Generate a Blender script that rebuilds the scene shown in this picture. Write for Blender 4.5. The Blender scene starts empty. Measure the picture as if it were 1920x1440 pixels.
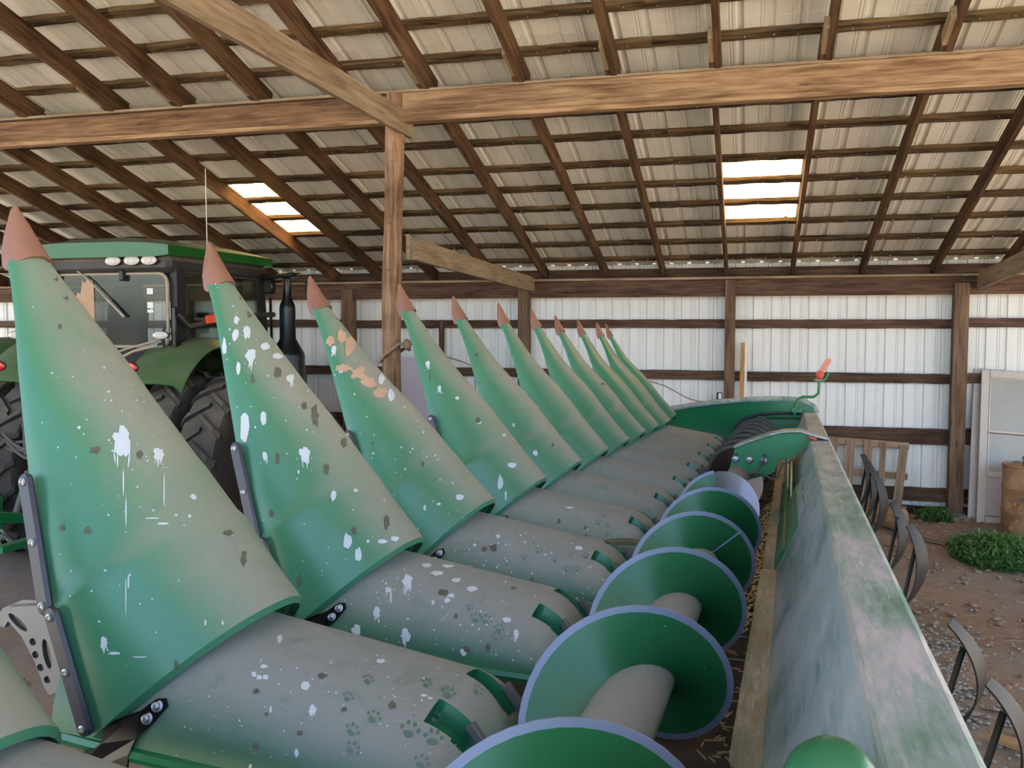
import bpy, bmesh, math, random
from mathutils import Vector, Matrix
from mathutils.bvhtree import BVHTree
from mathutils import noise as mnoise

random.seed(7)
R = math.radians
scene = bpy.context.scene
COL = scene.collection

# ------------------------------------------------------------------ camera
CAM_H = 2.5
F_PX = 1700.0
yaw, pitch = R(14.828), R(3.6)
FW = Vector((-math.sin(yaw)*math.cos(pitch), math.cos(yaw)*math.cos(pitch), -math.sin(pitch)))
RT = Vector((math.cos(yaw), math.sin(yaw), 0))
UP = RT.cross(FW)
CAM = Vector((0, 0, CAM_H))
cd = bpy.data.cameras.new('camera')
cam = bpy.data.objects.new('camera', cd)
COL.objects.link(cam)
m = Matrix((RT, UP, -FW)).transposed().to_4x4()
m.translation = CAM
cam.matrix_world = m
cd.sensor_width = 36
cd.lens = F_PX/1920*36
cd.clip_start = .02
cd.clip_end = 500
scene.camera = cam

# ------------------------------------------------------------------ world, sun, exposure
w = bpy.data.worlds.new('world')
scene.world = w
w.use_nodes = True
nt = w.node_tree
nt.nodes.clear()
wo = nt.nodes.new('ShaderNodeOutputWorld')
bg = nt.nodes.new('ShaderNodeBackground')
sk = nt.nodes.new('ShaderNodeTexSky')
sk.sky_type = 'NISHITA'
sk.sun_disc = False
sk.sun_elevation = R(58)
sk.sun_rotation = R(20)
sk.air_density = 1.0
sk.dust_density = 2.5
sk.ozone_density = 1.0
nt.links.new(sk.outputs[0], bg.inputs[0])
bg.inputs[1].default_value = 0.24
nt.links.new(bg.outputs[0], wo.inputs[0])
sd = bpy.data.lights.new('sun', 'SUN')
sd.energy = 7.0
sd.angle = R(.6)
sd.color = (1.0, .93, .82)
sun = bpy.data.objects.new('sun', sd)
COL.objects.link(sun)
sun.rotation_euler = (R(-12), R(30), 0)     # high, from the right-hand open side
sun_dir = None
sun.location = (0, 20, 30)
scene.view_settings.view_transform = 'Standard'
scene.view_settings.look = 'None'
scene.view_settings.gamma = 1
scene.view_settings.use_curve_mapping = False
scene.view_settings.exposure = 2.15

# ------------------------------------------------------------------ material helpers
def lin(c):
    return tuple(((x/255)/12.92 if x/255 <= .04045 else ((x/255+.055)/1.055)**2.4) for x in c)
def newmat(name):
    mt = bpy.data.materials.new(name)
    mt.use_nodes = True
    t = mt.node_tree
    return mt, t, t.nodes['Principled BSDF']
def N(t, typ, **k):
    n = t.nodes.new(typ)
    for a, b in k.items():
        if a.startswith('i_'):
            n.inputs[a[2:].replace('_', ' ')].default_value = b
        else:
            setattr(n, a, b)
    return n
def ramp(t, fac, stops):
    n = t.nodes.new('ShaderNodeValToRGB')
    e = n.color_ramp.elements
    e[0].position, e[0].color = stops[0][0], (*stops[0][1], 1)
    e[1].position, e[1].color = stops[-1][0], (*stops[-1][1], 1)
    for p, c in stops[1:-1]:
        x = e.new(p); x.color = (*c, 1)
    t.links.new(fac, n.inputs[0])
    return n.outputs[0]
def g(v):
    return (v, v, v)
def mixc(t, fac, a, b):
    n = t.nodes.new('ShaderNodeMix'); n.data_type = 'RGBA'
    for s, v in ((n.inputs[0], fac), (n.inputs[6], a), (n.inputs[7], b)):
        if isinstance(v, (int, float)):
            s.default_value = v
        elif isinstance(v, tuple):
            s.default_value = (*v, 1)
        else:
            t.links.new(v, s)
    return n.outputs[2]
def math_(t, op, a, b=0, c=None, clamp=False):
    n = t.nodes.new('ShaderNodeMath'); n.operation = op; n.use_clamp = clamp
    for i, v in enumerate((a, b, c)):
        if v is None: continue
        if isinstance(v, (int, float)):
            n.inputs[i].default_value = v
        else:
            t.links.new(v, n.inputs[i])
    return n.outputs[0]
def coords(t, scale=(1, 1, 1), kind='Object', rnd=False, rot=(0, 0, 0)):
    tc = t.nodes.new('ShaderNodeTexCoord')
    mp = t.nodes.new('ShaderNodeMapping')
    mp.inputs['Scale'].default_value = scale
    mp.inputs['Rotation'].default_value = rot
    t.links.new(tc.outputs[kind], mp.inputs[0])
    if rnd:
        oi = t.nodes.new('ShaderNodeObjectInfo')
        ms = math_(t, 'MULTIPLY', oi.outputs['Random'], 37.0)
        cb = t.nodes.new('ShaderNodeCombineXYZ')
        for i in range(3):
            t.links.new(ms, cb.inputs[i])
        t.links.new(cb.outputs[0], mp.inputs['Location'])
    return mp.outputs[0]
def noise(t, vec, scale, detail=4, rough=.55, dist=0):
    n = N(t, 'ShaderNodeTexNoise')
    n.inputs['Scale'].default_value = scale
    n.inputs['Detail'].default_value = detail
    n.inputs['Roughness'].default_value = rough
    n.inputs['Distortion'].default_value = dist
    t.links.new(vec, n.inputs['Vector'])
    return n.outputs[0]
def bump(t, p, h, strength, dist=.01):
    b = N(t, 'ShaderNodeBump')
    b.inputs['Strength'].default_value = strength
    b.inputs['Distance'].default_value = dist
    t.links.new(h, b.inputs['Height'])
    t.links.new(b.outputs[0], p.inputs['Normal'])
def plain(name, c, rough=.5, metal=0, spec=.5, nz=0, dust=0):
    """flat colour with a little noise and, if dust>0, settled dust on upward faces"""
    mt, t, p = newmat(name)
    v = coords(t, rnd=True)
    f = noise(t, v, 9, 5)
    col = mixc(t, f, tuple(x*(1-nz) for x in lin(c)), tuple(min(1, x*(1+nz)) for x in lin(c)))
    if dust:
        ge = N(t, 'ShaderNodeNewGeometry')
        sp = N(t, 'ShaderNodeSeparateXYZ'); t.links.new(ge.outputs['Normal'], sp.inputs[0])
        n2 = noise(t, v, 3.5, 5)
        k = math_(t, 'MULTIPLY_ADD', sp.outputs[2], .8, math_(t, 'MULTIPLY_ADD', n2, .9, -.55), clamp=True)
        k = math_(t, 'MULTIPLY', k, dust)
        col = mixc(t, k, col, lin((150, 136, 118)))
        rr = math_(t, 'MULTIPLY_ADD', k, .5, rough, clamp=True)
        t.links.new(rr, p.inputs['Roughness'])
    else:
        p.inputs['Roughness'].default_value = rough
    t.links.new(col, p.inputs['Base Color'])
    p.inputs['Metallic'].default_value = metal
    p.inputs['Specular IOR Level'].default_value = spec
    return mt

def dusty_paint(name, green, haze, dust, lo, hi, haze_amt, rough=.42, speck=.5, smear=.5, up=(0, 0, 1)):
    """moulded green plastic: haze film everywhere, dust settled where the surface faces up, rubbed patches, fine specks"""
    mt, t, p = newmat(name)
    v = coords(t, rnd=True)
    ge = N(t, 'ShaderNodeNewGeometry')
    dt = N(t, 'ShaderNodeVectorMath', operation='DOT_PRODUCT')
    t.links.new(ge.outputs['Normal'], dt.inputs[0]); dt.inputs[1].default_value = Vector(up).normalized()
    n1 = noise(t, v, 2.2, 5, .6)
    n2 = noise(t, v, 9, 7, .7, .8)
    n3 = noise(t, coords(t, (5, 5, 5), rnd=True), 9, 8, .8)
    up_ = math_(t, 'MULTIPLY_ADD', n1, .30, math_(t, 'ADD', dt.outputs['Value'], -.15))
    mr = N(t, 'ShaderNodeMapRange', interpolation_type='SMOOTHSTEP')
    mr.inputs['From Min'].default_value = lo; mr.inputs['From Max'].default_value = hi
    t.links.new(up_, mr.inputs[0])
    d = mr.outputs[0]
    # rubbed clean patches
    rub = ramp(t, n2, [(.54, g(0)), (.70, g(1))])
    d = math_(t, 'MULTIPLY', d, math_(t, 'MULTIPLY_ADD', rub, -smear, 1.0))
    hz = math_(t, 'MULTIPLY_ADD', n2, .5, haze_amt-.25, clamp=True)
    c = mixc(t, hz, lin(green), lin(haze))
    c = mixc(t, d, c, mixc(t, n3, tuple(x*.88 for x in lin(dust)), tuple(x*1.1 for x in lin(dust))))
    # specks: fly marks and dried splashes
    vo = N(t, 'ShaderNodeTexVoronoi'); vo.inputs['Scale'].default_value = 26
    t.links.new(v, vo.inputs['Vector'])
    sp = ramp(t, vo.outputs['Distance'], [(.045, g(1)), (.07, g(0))])
    gate = ramp(t, noise(t, v, 3.1, 2), [(.52, g(0)), (.60, g(1))])
    sp = math_(t, 'MULTIPLY', math_(t, 'MULTIPLY', sp, gate), speck)
    c = mixc(t, sp, c, lin((205, 212, 214)))
    vo2 = N(t, 'ShaderNodeTexVoronoi'); vo2.inputs['Scale'].default_value = 17
    t.links.new(coords(t, (1, 1, 1.3), rnd=True), vo2.inputs['Vector'])
    sp2 = math_(t, 'MULTIPLY', ramp(t, vo2.outputs['Distance'], [(.03, g(1)), (.055, g(0))]), ramp(t, n1, [(.5, g(0)), (.55, g(.6))]))
    c = mixc(t, sp2, c, lin((58, 60, 50)))
    t.links.new(c, p.inputs['Base Color'])
    t.links.new(math_(t, 'MULTIPLY_ADD', d, .38, rough, clamp=True), p.inputs['Roughness'])
    p.inputs['Specular IOR Level'].default_value = .5
    bump(t, p, n3, .12, .002)
    return mt

def wood(name, dark, light, warm=0, wear=.5, nail=False):
    mt, t, p = newmat(name)
    v = coords(t, (1.1, 16, 16), rnd=True)
    v2 = coords(t, (1, 3, 3), rnd=True)
    n1 = noise(t, v, 2.0, 8, .62, .4)
    n2 = noise(t, v2, 1.4, 4, .5)
    n3 = noise(t, coords(t, (3, 60, 60), rnd=True), 2, 6, .7)
    f = math_(t, 'MULTIPLY_ADD', n2, wear, math_(t, 'MULTIPLY_ADD', n1, 1.1, -.32-wear*.35), clamp=True)
    c = mixc(t, ramp(t, f, [(.12, g(0)), (.85, g(1))]), lin(dark), lin(light))
    kn = N(t, 'ShaderNodeTexVoronoi'); kn.inputs['Scale'].default_value = 1.5
    t.links.new(coords(t, (1.1, 5, 5), rnd=True), kn.inputs['Vector'])
    c = mixc(t, math_(t, 'MULTIPLY', ramp(t, kn.outputs['Distance'], [(.06, g(1)), (.14, g(0))]), .75), c, tuple(x*.35 for x in lin(dark)))
    crack = ramp(t, n3, [(.30, g(1)), (.38, g(0))])
    c = mixc(t, math_(t, 'MULTIPLY', crack, .55), c, tuple(x*.3 for x in lin(dark)))
    oi = N(t, 'ShaderNodeObjectInfo')
    hv = N(t, 'ShaderNodeHueSaturation')
    t.links.new(math_(t, 'MULTIPLY_ADD', oi.outputs['Random'], .35, .82), hv.inputs['Value'])
    t.links.new(c, hv.inputs['Color'])
    t.links.new(hv.outputs[0], p.inputs['Base Color'])
    p.inputs['Roughness'].default_value = .82
    p.inputs['Specular IOR Level'].default_value = .25
    bump(t, p, n1, .5, .006)
    return mt

M = {}
M['snout'] = dusty_paint('green moulded snout', (36, 102, 66), (80, 126, 102), (140, 134, 122), .46, .98, .42, .34, .5, .5, up=(.25, .15, .95))
M['hood'] = dusty_paint('dusty green hood', (26, 92, 58), (70, 104, 88), (124, 126, 120), .12, .90, .45, .46, .45, .55)
M['clean_green'] = plain('clean green plastic', (22, 92, 58), .33, nz=.25)
M['flight'] = None
M['sheet'] = None
M['rim_steel'] = plain('worn blue grey steel', (110, 116, 134), .5, .2, nz=.15)
M['copper_tip'] = plain('brown worn plastic tip', (118, 74, 56), .36, nz=.4, dust=.4)
M['mud'] = plain('dried mud', (170, 138, 112), .95, nz=.25)
M['dropping'] = plain('bird dropping white', (178, 184, 186), .85, nz=.12)
M['dropping_dark'] = plain('bird dropping dark', (84, 80, 66), .9, nz=.3)
M['paw'] = plain('green wiped print', (74, 104, 90), .5, nz=.2)
M['black_plastic'] = plain('black strip plastic', (46, 46, 54), .42, nz=.15)
M['black'] = plain('black paint', (16, 16, 17), .45, nz=.2)
M['gloss_black'] = plain('gloss black enamel', (9, 9, 10), .32, nz=.1)
M['matte_black'] = plain('matt black metal', (24, 24, 26), .55, nz=.2)
M['bolt'] = plain('zinc bolt', (150, 150, 152), .35, .8, nz=.15)
M['cast'] = plain('cast aluminium', (104, 106, 110), .42, .5, nz=.12)
M['green_metal'] = plain('green painted metal', (30, 112, 66), .34, nz=.22, dust=.45)
M['green_shield'] = dusty_paint('glossy green shield', (26, 104, 62), (40, 112, 76), (150, 140, 112), .45, .95, .3, .28, .2, .2)
M['tractor_green'] = plain('tractor green enamel', (22, 84, 28), .25, nz=.15, dust=.5)
M['tractor_yellow'] = plain('tractor yellow enamel', (198, 158, 20), .35, nz=.15, dust=.25)
M['dusty_trim'] = plain('dusty grey cab trim', (46, 42, 38), .6, nz=.3, dust=.9)
M['beige_trim'] = plain('dusty beige seal', (150, 136, 118), .7, nz=.15)
M['rubber'] = plain('tyre rubber', (40, 36, 33), .8, nz=.3, dust=.55)
M['brown_flight'] = plain('brown stained flighting', (52, 40, 36), .38, nz=.35)
M['grey_paddle'] = plain('polished steel paddle', (138, 134, 140), .3, .5, nz=.15)
M['cream'] = plain('cream plastic liner', (196, 176, 132), .6, nz=.15)
M['red_lens'] = plain('red lamp lens', (196, 24, 24), .2, nz=.1)
M['amber_lens'] = plain('amber lamp lens', (226, 96, 20), .2, nz=.1)
M['clear_lens'] = plain('clear lamp lens', (190, 180, 168), .25, nz=.1)
M['orange_red'] = plain('orange red reflector', (226, 62, 24), .4, nz=.06)
M['peach'] = plain('weathered salmon paddle', (205, 128, 96), .5, nz=.15)
M['rust_red'] = plain('faded red paint', (180, 70, 56), .5, nz=.2)
M['trash'] = plain('dark crop trash', (60, 48, 40), .95, nz=.4)
M['kernel'] = plain('maize kernels', (206, 170, 110), .5, nz=.2)
M['straw'] = plain('dry straw', (146, 130, 94), .8, nz=.15)
M['white_pvc'] = plain('off white board', (205, 198, 188), .6, nz=.06)
M['mauve_sheet'] = plain('pale mauve sheet', (176, 166, 176), .6, nz=.05)
M['door_frame'] = plain('aluminium door frame', (172, 160, 150), .5, .1, nz=.12)
M['door_panel'] = plain('grey beige panel', (158, 146, 138), .6, nz=.08)
M['hose'] = plain('grey hose', (70, 66, 62), .7, nz=.2)
M['link_grey'] = plain('dusty linkage', (86, 84, 78), .6, .2, nz=.25)
M['cloth_dark'] = plain('dark upholstery', (30, 30, 32), .8, nz=.2)
M['sticker'] = plain('white sticker', (200, 200, 200), .5)
M['wire'] = plain('grey wire', (120, 104, 92), .6)
M['w_rafter'] = wood('rafter wood', (46, 28, 16), (128, 96, 66), wear=.55)
M['w_beam'] = wood('beam wood', (88, 58, 36), (184, 152, 116), wear=.75)
M['w_beam_dark'] = wood('dark beam wood', (66, 44, 29), (146, 112, 80), wear=.6)
M['w_purlin'] = wood('purlin wood', (38, 27, 17), (140, 116, 82), wear=.5)
M['w_grey'] = wood('weathered grey brown wood', (112, 92, 70), (178, 158, 130), wear=.5)
M['w_post'] = wood('post wood', (70, 52, 40), (142, 116, 92), wear=.45)
M['w_girt'] = wood('girt wood', (52, 36, 28), (120, 92, 74), wear=.45)
M['w_pallet'] = wood('pallet wood', (104, 84, 66), (168, 142, 118), wear=.5)
M['w_log'] = wood('log wood', (106, 78, 56), (182, 146, 108), wear=.5)
M['w_pine'] = wood('pale pine', (142, 104, 62), (206, 176, 130), wear=.4)

# flighting: green enamel, thin dust film, specks
def flight_mat():
    mt, t, p = newmat('green enamel flighting')
    v = coords(t, rnd=True)
    n1 = noise(t, v, 2.4, 4); n2 = noise(t, v, 22, 6, .7)
    vo = N(t, 'ShaderNodeTexVoronoi'); vo.inputs['Scale'].default_value = 30; t.links.new(v, vo.inputs['Vector'])
    c = mixc(t, math_(t, 'MULTIPLY', n1, .30), lin((6, 76, 30)), lin((62, 116, 90)))
    s = math_(t, 'MULTIPLY', ramp(t, vo.outputs['Distance'], [(.035, g(1)), (.06, g(0))]), ramp(t, noise(t, v, 5, 2), [(.5, g(0)), (.6, g(1))]))
    c = mixc(t, math_(t, 'MULTIPLY', s, .6), c, lin((200, 210, 205)))
    t.links.new(c, p.inputs['Base Color'])
    t.links.new(math_(t, 'MULTIPLY_ADD', n2, .15, .26), p.inputs['Roughness'])
    return mt
M['flight'] = flight_mat()
M['tube'] = dusty_paint('dusty auger tube', (40, 96, 66), (110, 122, 118), (122, 122, 116), -.3, .35, .55, .5, .3, .25)

# back sheet: dust wiped in long oblique streaks so green shows through
def sheet_mat(name, a, b, c_, rot):
    mt, t, p = newmat(name)
    v = coords(t, (12, 1.6, 12), rot=rot)
    n1 = noise(t, v, 3.2, 8, .7, .6)
    n2 = noise(t, coords(t, (1.6, .8, 1)), 3.0, 5, .6)
    n3 = noise(t, coords(t, (34, 3, 34), rot=rot), 2, 6, .8)
    f = math_(t, 'MULTIPLY_ADD', n2, 1.1, math_(t, 'MULTIPLY_ADD', n1, 1.0, -.62), clamp=True)
    c = ramp(t, f, [(.12, lin(a)), (.40, lin(b)), (.62, lin(c_)), (.9, tuple(x*1.12 for x in lin(c_)))])
    w_ = ramp(t, n3, [(.60, g(0)), (.68, g(1))])
    c = mixc(t, math_(t, 'MULTIPLY', w_, .6), c, lin((208, 210, 208)))
    k_ = ramp(t, n3, [(.33, g(1)), (.40, g(0))])
    c = mixc(t, math_(t, 'MULTIPLY', k_, .55), c, lin((44, 62, 54)))
    t.links.new(c, p.inputs['Base Color'])
    t.links.new(math_(t, 'MULTIPLY_ADD', f, .3, .42), p.inputs['Roughness'])
    bump(t, p, n1, .06, .002)
    return mt
M['sheet_face'] = sheet_mat('dusty back sheet face', (76, 112, 102), (132, 148, 150), (152, 160, 164), (0, R(35), R(14)))
M['sheet_top'] = sheet_mat('dusty back sheet top', (58, 112, 84), (134, 146, 140), (172, 164, 162), (0, 0, R(52)))
M['wear_plate'] = sheet_mat('muddy wear plate', (70, 74, 62), (116, 116, 104), (150, 146, 134), (0, 0, R(80)))

def metal_panel(name, c1, c2, streak):
    mt, t, p = newmat(name)
    v = coords(t, (40, 1.2, 1), rnd=True)
    n1 = noise(t, v, 1.5, 5, .6)
    n2 = noise(t, coords(t, (1, 1, 1), rnd=True), 1.3, 3)
    c = mixc(t, n1, lin(c1), lin(c2))
    c = mixc(t, math_(t, 'MULTIPLY', ramp(t, n2, [(.4, g(0)), (.75, g(1))]), streak), c, lin((150, 132, 104)))
    t.links.new(c, p.inputs['Base Color'])
    p.inputs['Roughness'].default_value = .48
    p.inputs['Metallic'].default_value = .0
    bump(t, p, n1, .12, .002)
    return mt
M['roof_panel'] = metal_panel('white roof sheet', (208, 206, 198), (226, 224, 216), .25)
M['wall_panel'] = metal_panel('white wall sheet', (196, 196, 194), (216, 216, 214), .12)

def skylight_mat():
    mt = bpy.data.materials.new('fibreglass skylight'); mt.use_nodes = True
    t = mt.node_tree; t.nodes.clear()
    o = N(t, 'ShaderNodeOutputMaterial'); a = N(t, 'ShaderNodeBsdfTranslucent'); b = N(t, 'ShaderNodeBsdfDiffuse'); mx = N(t, 'ShaderNodeMixShader')
    v = coords(t, (30, 1, 1))
    f = noise(t, v, 2, 4)
    t.links.new(mixc(t, f, (.95, .74, .46), (1.0, .84, .60)), a.inputs[0])
    b.inputs[0].default_value = (.8, .7, .5, 1)
    mx.inputs[0].default_value = .12
    t.links.new(a.outputs[0], mx.inputs[1]); t.links.new(b.outputs[0], mx.inputs[2]); t.links.new(mx.outputs[0], o.inputs[0])
    return mt
M['skylight'] = skylight_mat()

def glass_mat():
    mt, t, p = newmat('dusty cab glass')
    p.inputs['Base Color'].default_value = (.75, .8, .76, 1)
    p.inputs['Roughness'].default_value = .03
    p.inputs['Transmission Weight'].default_value = 1
    p.inputs['IOR'].default_value = 1.5
    lo = t.nodes['Material Output']
    tr = N(t, 'ShaderNodeBsdfTransparent'); tr.inputs[0].default_value = (.55, .60, .56, 1)
    gl = N(t, 'ShaderNodeBsdfGlossy'); gl.inputs[0].default_value = (.9, .95, .95, 1); gl.inputs['Roughness'].default_value = .02
    df = N(t, 'ShaderNodeBsdfDiffuse'); df.inputs[0].default_value = (*lin((150, 140, 120)), 1)
    m1 = N(t, 'ShaderNodeMixShader'); m2 = N(t, 'ShaderNodeMixShader')
    fr = N(t, 'ShaderNodeFresnel'); fr.inputs[0].default_value = 1.6
    t.links.new(math_(t, 'MULTIPLY_ADD', fr.outputs[0], 0.55, .02, clamp=True), m1.inputs[0])
    t.links.new(tr.outputs[0], m1.inputs[1]); t.links.new(gl.outputs[0], m1.inputs[2])
    n = noise(t, coords(t), 3, 5)
    t.links.new(ramp(t, n, [(.45, g(.01)), (.8, g(.12))]), m2.inputs[0])
    t.links.new(m1.outputs[0], m2.inputs[1]); t.links.new(df.outputs[0], m2.inputs[2])
    t.links.new(m2.outputs[0], lo.inputs[0])
    return mt
M['glass'] = glass_mat()
def screen_mat():
    mt, t, p = newmat('dusty screen glazing')
    n = noise(t, coords(t), 2, 5)
    t.links.new(mixc(t, n, lin((128, 124, 114)), lin((160, 154, 142))), p.inputs['Base Color'])
    p.inputs['Roughness'].default_value = .25
    return mt
M['screen'] = screen_mat()
def drum_mat():
    mt, t, p = newmat('rusty tan drum')
    v = coords(t)
    n1 = noise(t, v, 3, 6, .65); n2 = noise(t, v, 7, 6, .7, 1)
    c = mixc(t, ramp(t, n1, [(.35, g(0)), (.65, g(1))]), lin((120, 78, 50)), lin((172, 138, 104)))
    c = mixc(t, ramp(t, n2, [(.60, g(0)), (.66, g(.8))]), c, lin((196, 168, 92)))
    c = mixc(t, ramp(t, noise(t, v, 4.3, 3), [(.62, g(0)), (.68, g(.9))]), c, lin((74, 78, 92)))
    t.links.new(c, p.inputs['Base Color']); p.inputs['Roughness'].default_value = .7
    return mt
M['drum'] = drum_mat()
def dirt_mat():
    mt, t, p = newmat('trampled dirt')
    v = coords(t)
    n1 = noise(t, v, .9, 6, .6); n2 = noise(t, v, 14, 8, .75); n3 = noise(t, v, 4, 5)
    c = mixc(t, n2, lin((84, 64, 50)), lin((178, 148, 122)))
    c = mixc(t, ramp(t, n1, [(.38, g(0)), (.62, g(.75))]), c, mixc(t, n3, lin((104, 92, 82)), lin((158, 144, 132))))
    vo = N(t, 'ShaderNodeTexVoronoi'); vo.inputs['Scale'].default_value = 38; t.links.new(v, vo.inputs['Vector'])
    c = mixc(t, math_(t, 'MULTIPLY', ramp(t, vo.outputs['Distance'], [(.10, g(1)), (.16, g(0))]), ramp(t, n3, [(.5, g(0)), (.6, g(.7))])), c, lin((176, 166, 156)))
    t.links.new(c, p.inputs['Base Color']); p.inputs['Roughness'].default_value = .95
    p.inputs['Specular IOR Level'].default_value = .15
    bump(t, p, n2, .8, .02)
    return mt
M['dirt'] = dirt_mat()
M['yard'] = plain('sunlit gravel yard', (204, 189, 162), .95, nz=.12)
M['stone'] = plain('grey stone', (132, 124, 116), .8, nz=.25)
M['weed'] = plain('weed leaf', (72, 112, 46), .6, nz=.35)
M['weed_dark'] = plain('weed stem', (60, 92, 40), .7, nz=.3)
M['screenblack'] = plain('black plastic case', (40, 42, 48), .3)

# ------------------------------------------------------------------ object helpers
def link(o, parent=None):
    COL.objects.link(o)
    if parent is not None:
        o.parent = parent
    return o
def tag(o, label=None, cat=None, group=None, kind=None):
    if label: o['label'] = label
    if cat: o['category'] = cat
    if group: o['group'] = group
    if kind: o['kind'] = kind
    return o
def empty(name, loc=(0, 0, 0), rz=0, parent=None):
    o = bpy.data.objects.new(name, None)
    o.empty_display_size = .1
    o.location = loc; o.rotation_euler = (0, 0, rz)
    return link(o, parent)

class MB:
    def __init__(s):
        s.v = []; s.f = []; s.mi = []
    def add(s, vs, fs, mi=0):
        b = len(s.v)
        s.v += [tuple(x) for x in vs]
        s.f += [tuple(i+b for i in f) for f in fs]
        s.mi += [mi]*len(fs)
        return s
    def box(s, c, d, mx=None, mi=0, bev=0):
        x, y, z = (k/2 for k in d)
        if bev:
            b = min(bev, x*.9, y*.9, z*.9)
            vs = []
            for sx in (-1, 1):
                for sy in (-1, 1):
                    for sz in (-1, 1):
                        vs += [(sx*(x-b), sy*(y-b), sz*z), (sx*(x-b), sy*y, sz*(z-b)), (sx*x, sy*(y-b), sz*(z-b))]
            bm = bmesh.new()
            bv = [bm.verts.new(q) for q in vs]
            h = bmesh.ops.convex_hull(bm, input=bv)
            bm.verts.index_update()
            vs = [q.co.copy() for q in bm.verts]
            fs = [[q.index for q in f.verts] for f in bm.faces]
            bm.free()
        else:
            vs = [(sx*x, sy*y, sz*z) for sz in (-1, 1) for sy in (-1, 1) for sx in (-1, 1)]
            fs = [(0, 2, 3, 1), (4, 5, 7, 6), (0, 1, 5, 4), (2, 6, 7, 3), (0, 4, 6, 2), (1, 3, 7, 5)]
        M_ = mx if mx is not None else Matrix.Identity(4)
        vs = [M_ @ Vector(q) + Vector(c) for q in vs]
        return s.add(vs, fs, mi)
    def tube(s, pts, rad, seg=8, mi=0, cap=True):
        pts = [Vector(q) for q in pts]
        n = len(pts)
        rads = rad if isinstance(rad, (list, tuple)) else [rad]*n
        vs = []; prev = None
        for i, q in enumerate(pts):
            d = (pts[min(i+1, n-1)]-pts[max(i-1, 0)]).normalized()
            a = prev if prev else (Vector((0, 0, 1)) if abs(d.z) < .9 else Vector((1, 0, 0)))
            u = (a - d*a.dot(d)).normalized(); prev = u
            w_ = d.cross(u)
            for k in range(seg):
                t = 2*math.pi*k/seg
                vs.append(q + (u*math.cos(t)+w_*math.sin(t))*rads[i])
        fs = []
        for i in range(n-1):
            for k in range(seg):
                k2 = (k+1) % seg
                fs.append((i*seg+k, i*seg+k2, (i+1)*seg+k2, (i+1)*seg+k))
        if cap:
            fs.append(tuple(range(seg))[::-1]); fs.append(tuple((n-1)*seg+k for k in range(seg)))
        return s.add(vs, fs, mi)
    def lathe(s, prof, c, axis='z', seg=24, mi=0):
        """prof: list of (radius, height)"""
        vs = []
        for r_, h in prof:
            for k in range(seg):
                t = 2*math.pi*k/seg
                a, b = r_*math.cos(t), r_*math.sin(t)
                q = (a, b, h) if axis == 'z' else ((h, a, b) if axis == 'x' else (b, h, a))
                vs.append(Vector(q)+Vector(c))
        fs = []
        for i in range(len(prof)-1):
            for k in range(seg):
                k2 = (k+1) % seg
                fs.append((i*seg+k, i*seg+k2, (i+1)*seg+k2, (i+1)*seg+k))
        return s.add(vs, fs, mi)
    def prism(s, poly, h0, h1, fn=None, mi=0):
        """poly: 2D points; fn(x,y,h)->3D"""
        fn = fn or (lambda x, y, h: (x, y, h))
        n = len(poly)
        vs = [fn(x, y, h0) for x, y in poly]+[fn(x, y, h1) for x, y in poly]
        fs = [tuple(range(n))[::-1], tuple(range(n, 2*n))]+[(i, (i+1) % n, n+(i+1) % n, n+i) for i in range(n)]
        return s.add(vs, fs, mi)
    def grid(s, rows, mi=0, closed=False):
        nr, nc = len(rows), len(rows[0])
        vs = [q for r_ in rows for q in r_]
        fs = [(i*nc+k, i*nc+(k+1) % nc, (i+1)*nc+(k+1) % nc, (i+1)*nc+k) for i in range(nr-1) for k in range(nc if closed else nc-1)]
        return s.add(vs, fs, mi)
    def shell(s, rows, th, mi=0, mi_rim=None, mi_in=None):
        """rows[i][k] outer surface; inner surface offset inward by th, rims closed"""
        nr, nc = len(rows), len(rows[0])
        P = [[Vector(q) for q in r_] for r_ in rows]
        I = []
        for i in range(nr):
            rr = []
            for k in range(nc):
                a = P[min(i+1, nr-1)][k]-P[max(i-1, 0)][k]
                b = P[i][min(k+1, nc-1)]-P[i][max(k-1, 0)]
                n = a.cross(b)
                n = n.normalized() if n.length > 1e-9 else Vector((0, 0, 0))
                rr.append(P[i][k]-n*th)
            I.append(rr)
        b0 = len(s.v)
        s.grid(P, mi)
        b1 = len(s.v)
        f0 = len(s.f)
        s.grid(I, mi if mi_in is None else mi_in)
        for j in range(f0, len(s.f)):
            s.f[j] = s.f[j][::-1]
        mr = mi if mi_rim is None else mi_rim
        def q(i, k): return i*nc+k
        E = []
        for i in range(nr-1):
            E += [(q(i+1, 0), q(i, 0)), (q(i, nc-1), q(i+1, nc-1))]
        for k in range(nc-1):
            E += [(q(0, k), q(0, k+1)), (q(nr-1, k+1), q(nr-1, k))]
        for a, b in E:
            s.f.append((b0+b, b0+a, b1+a, b1+b)); s.mi.append(mr)
        return s
    def build(s, name, mat, parent=None, smooth=True, angle=38, fix=True):
        me = bpy.data.meshes.new(name)
        me.from_pydata([tuple(q) for q in s.v], [], s.f)
        mats = mat if isinstance(mat, (list, tuple)) else [mat]
        for mm in mats:
            me.materials.append(M[mm] if isinstance(mm, str) else mm)
        for p_, k in zip(me.polygons, s.mi):
            p_.material_index = k
        if fix:
            bm = bmesh.new(); bm.from_mesh(me)
            bmesh.ops.remove_doubles(bm, verts=bm.verts, dist=1e-5)
            bmesh.ops.recalc_face_normals(bm, faces=bm.faces)
            bm.to_mesh(me); bm.free()
        if smooth:
            for p_ in me.polygons: p_.use_smooth = True
            me.set_sharp_from_angle(angle=R(angle))
        o = bpy.data.objects.new(name, me)
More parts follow.
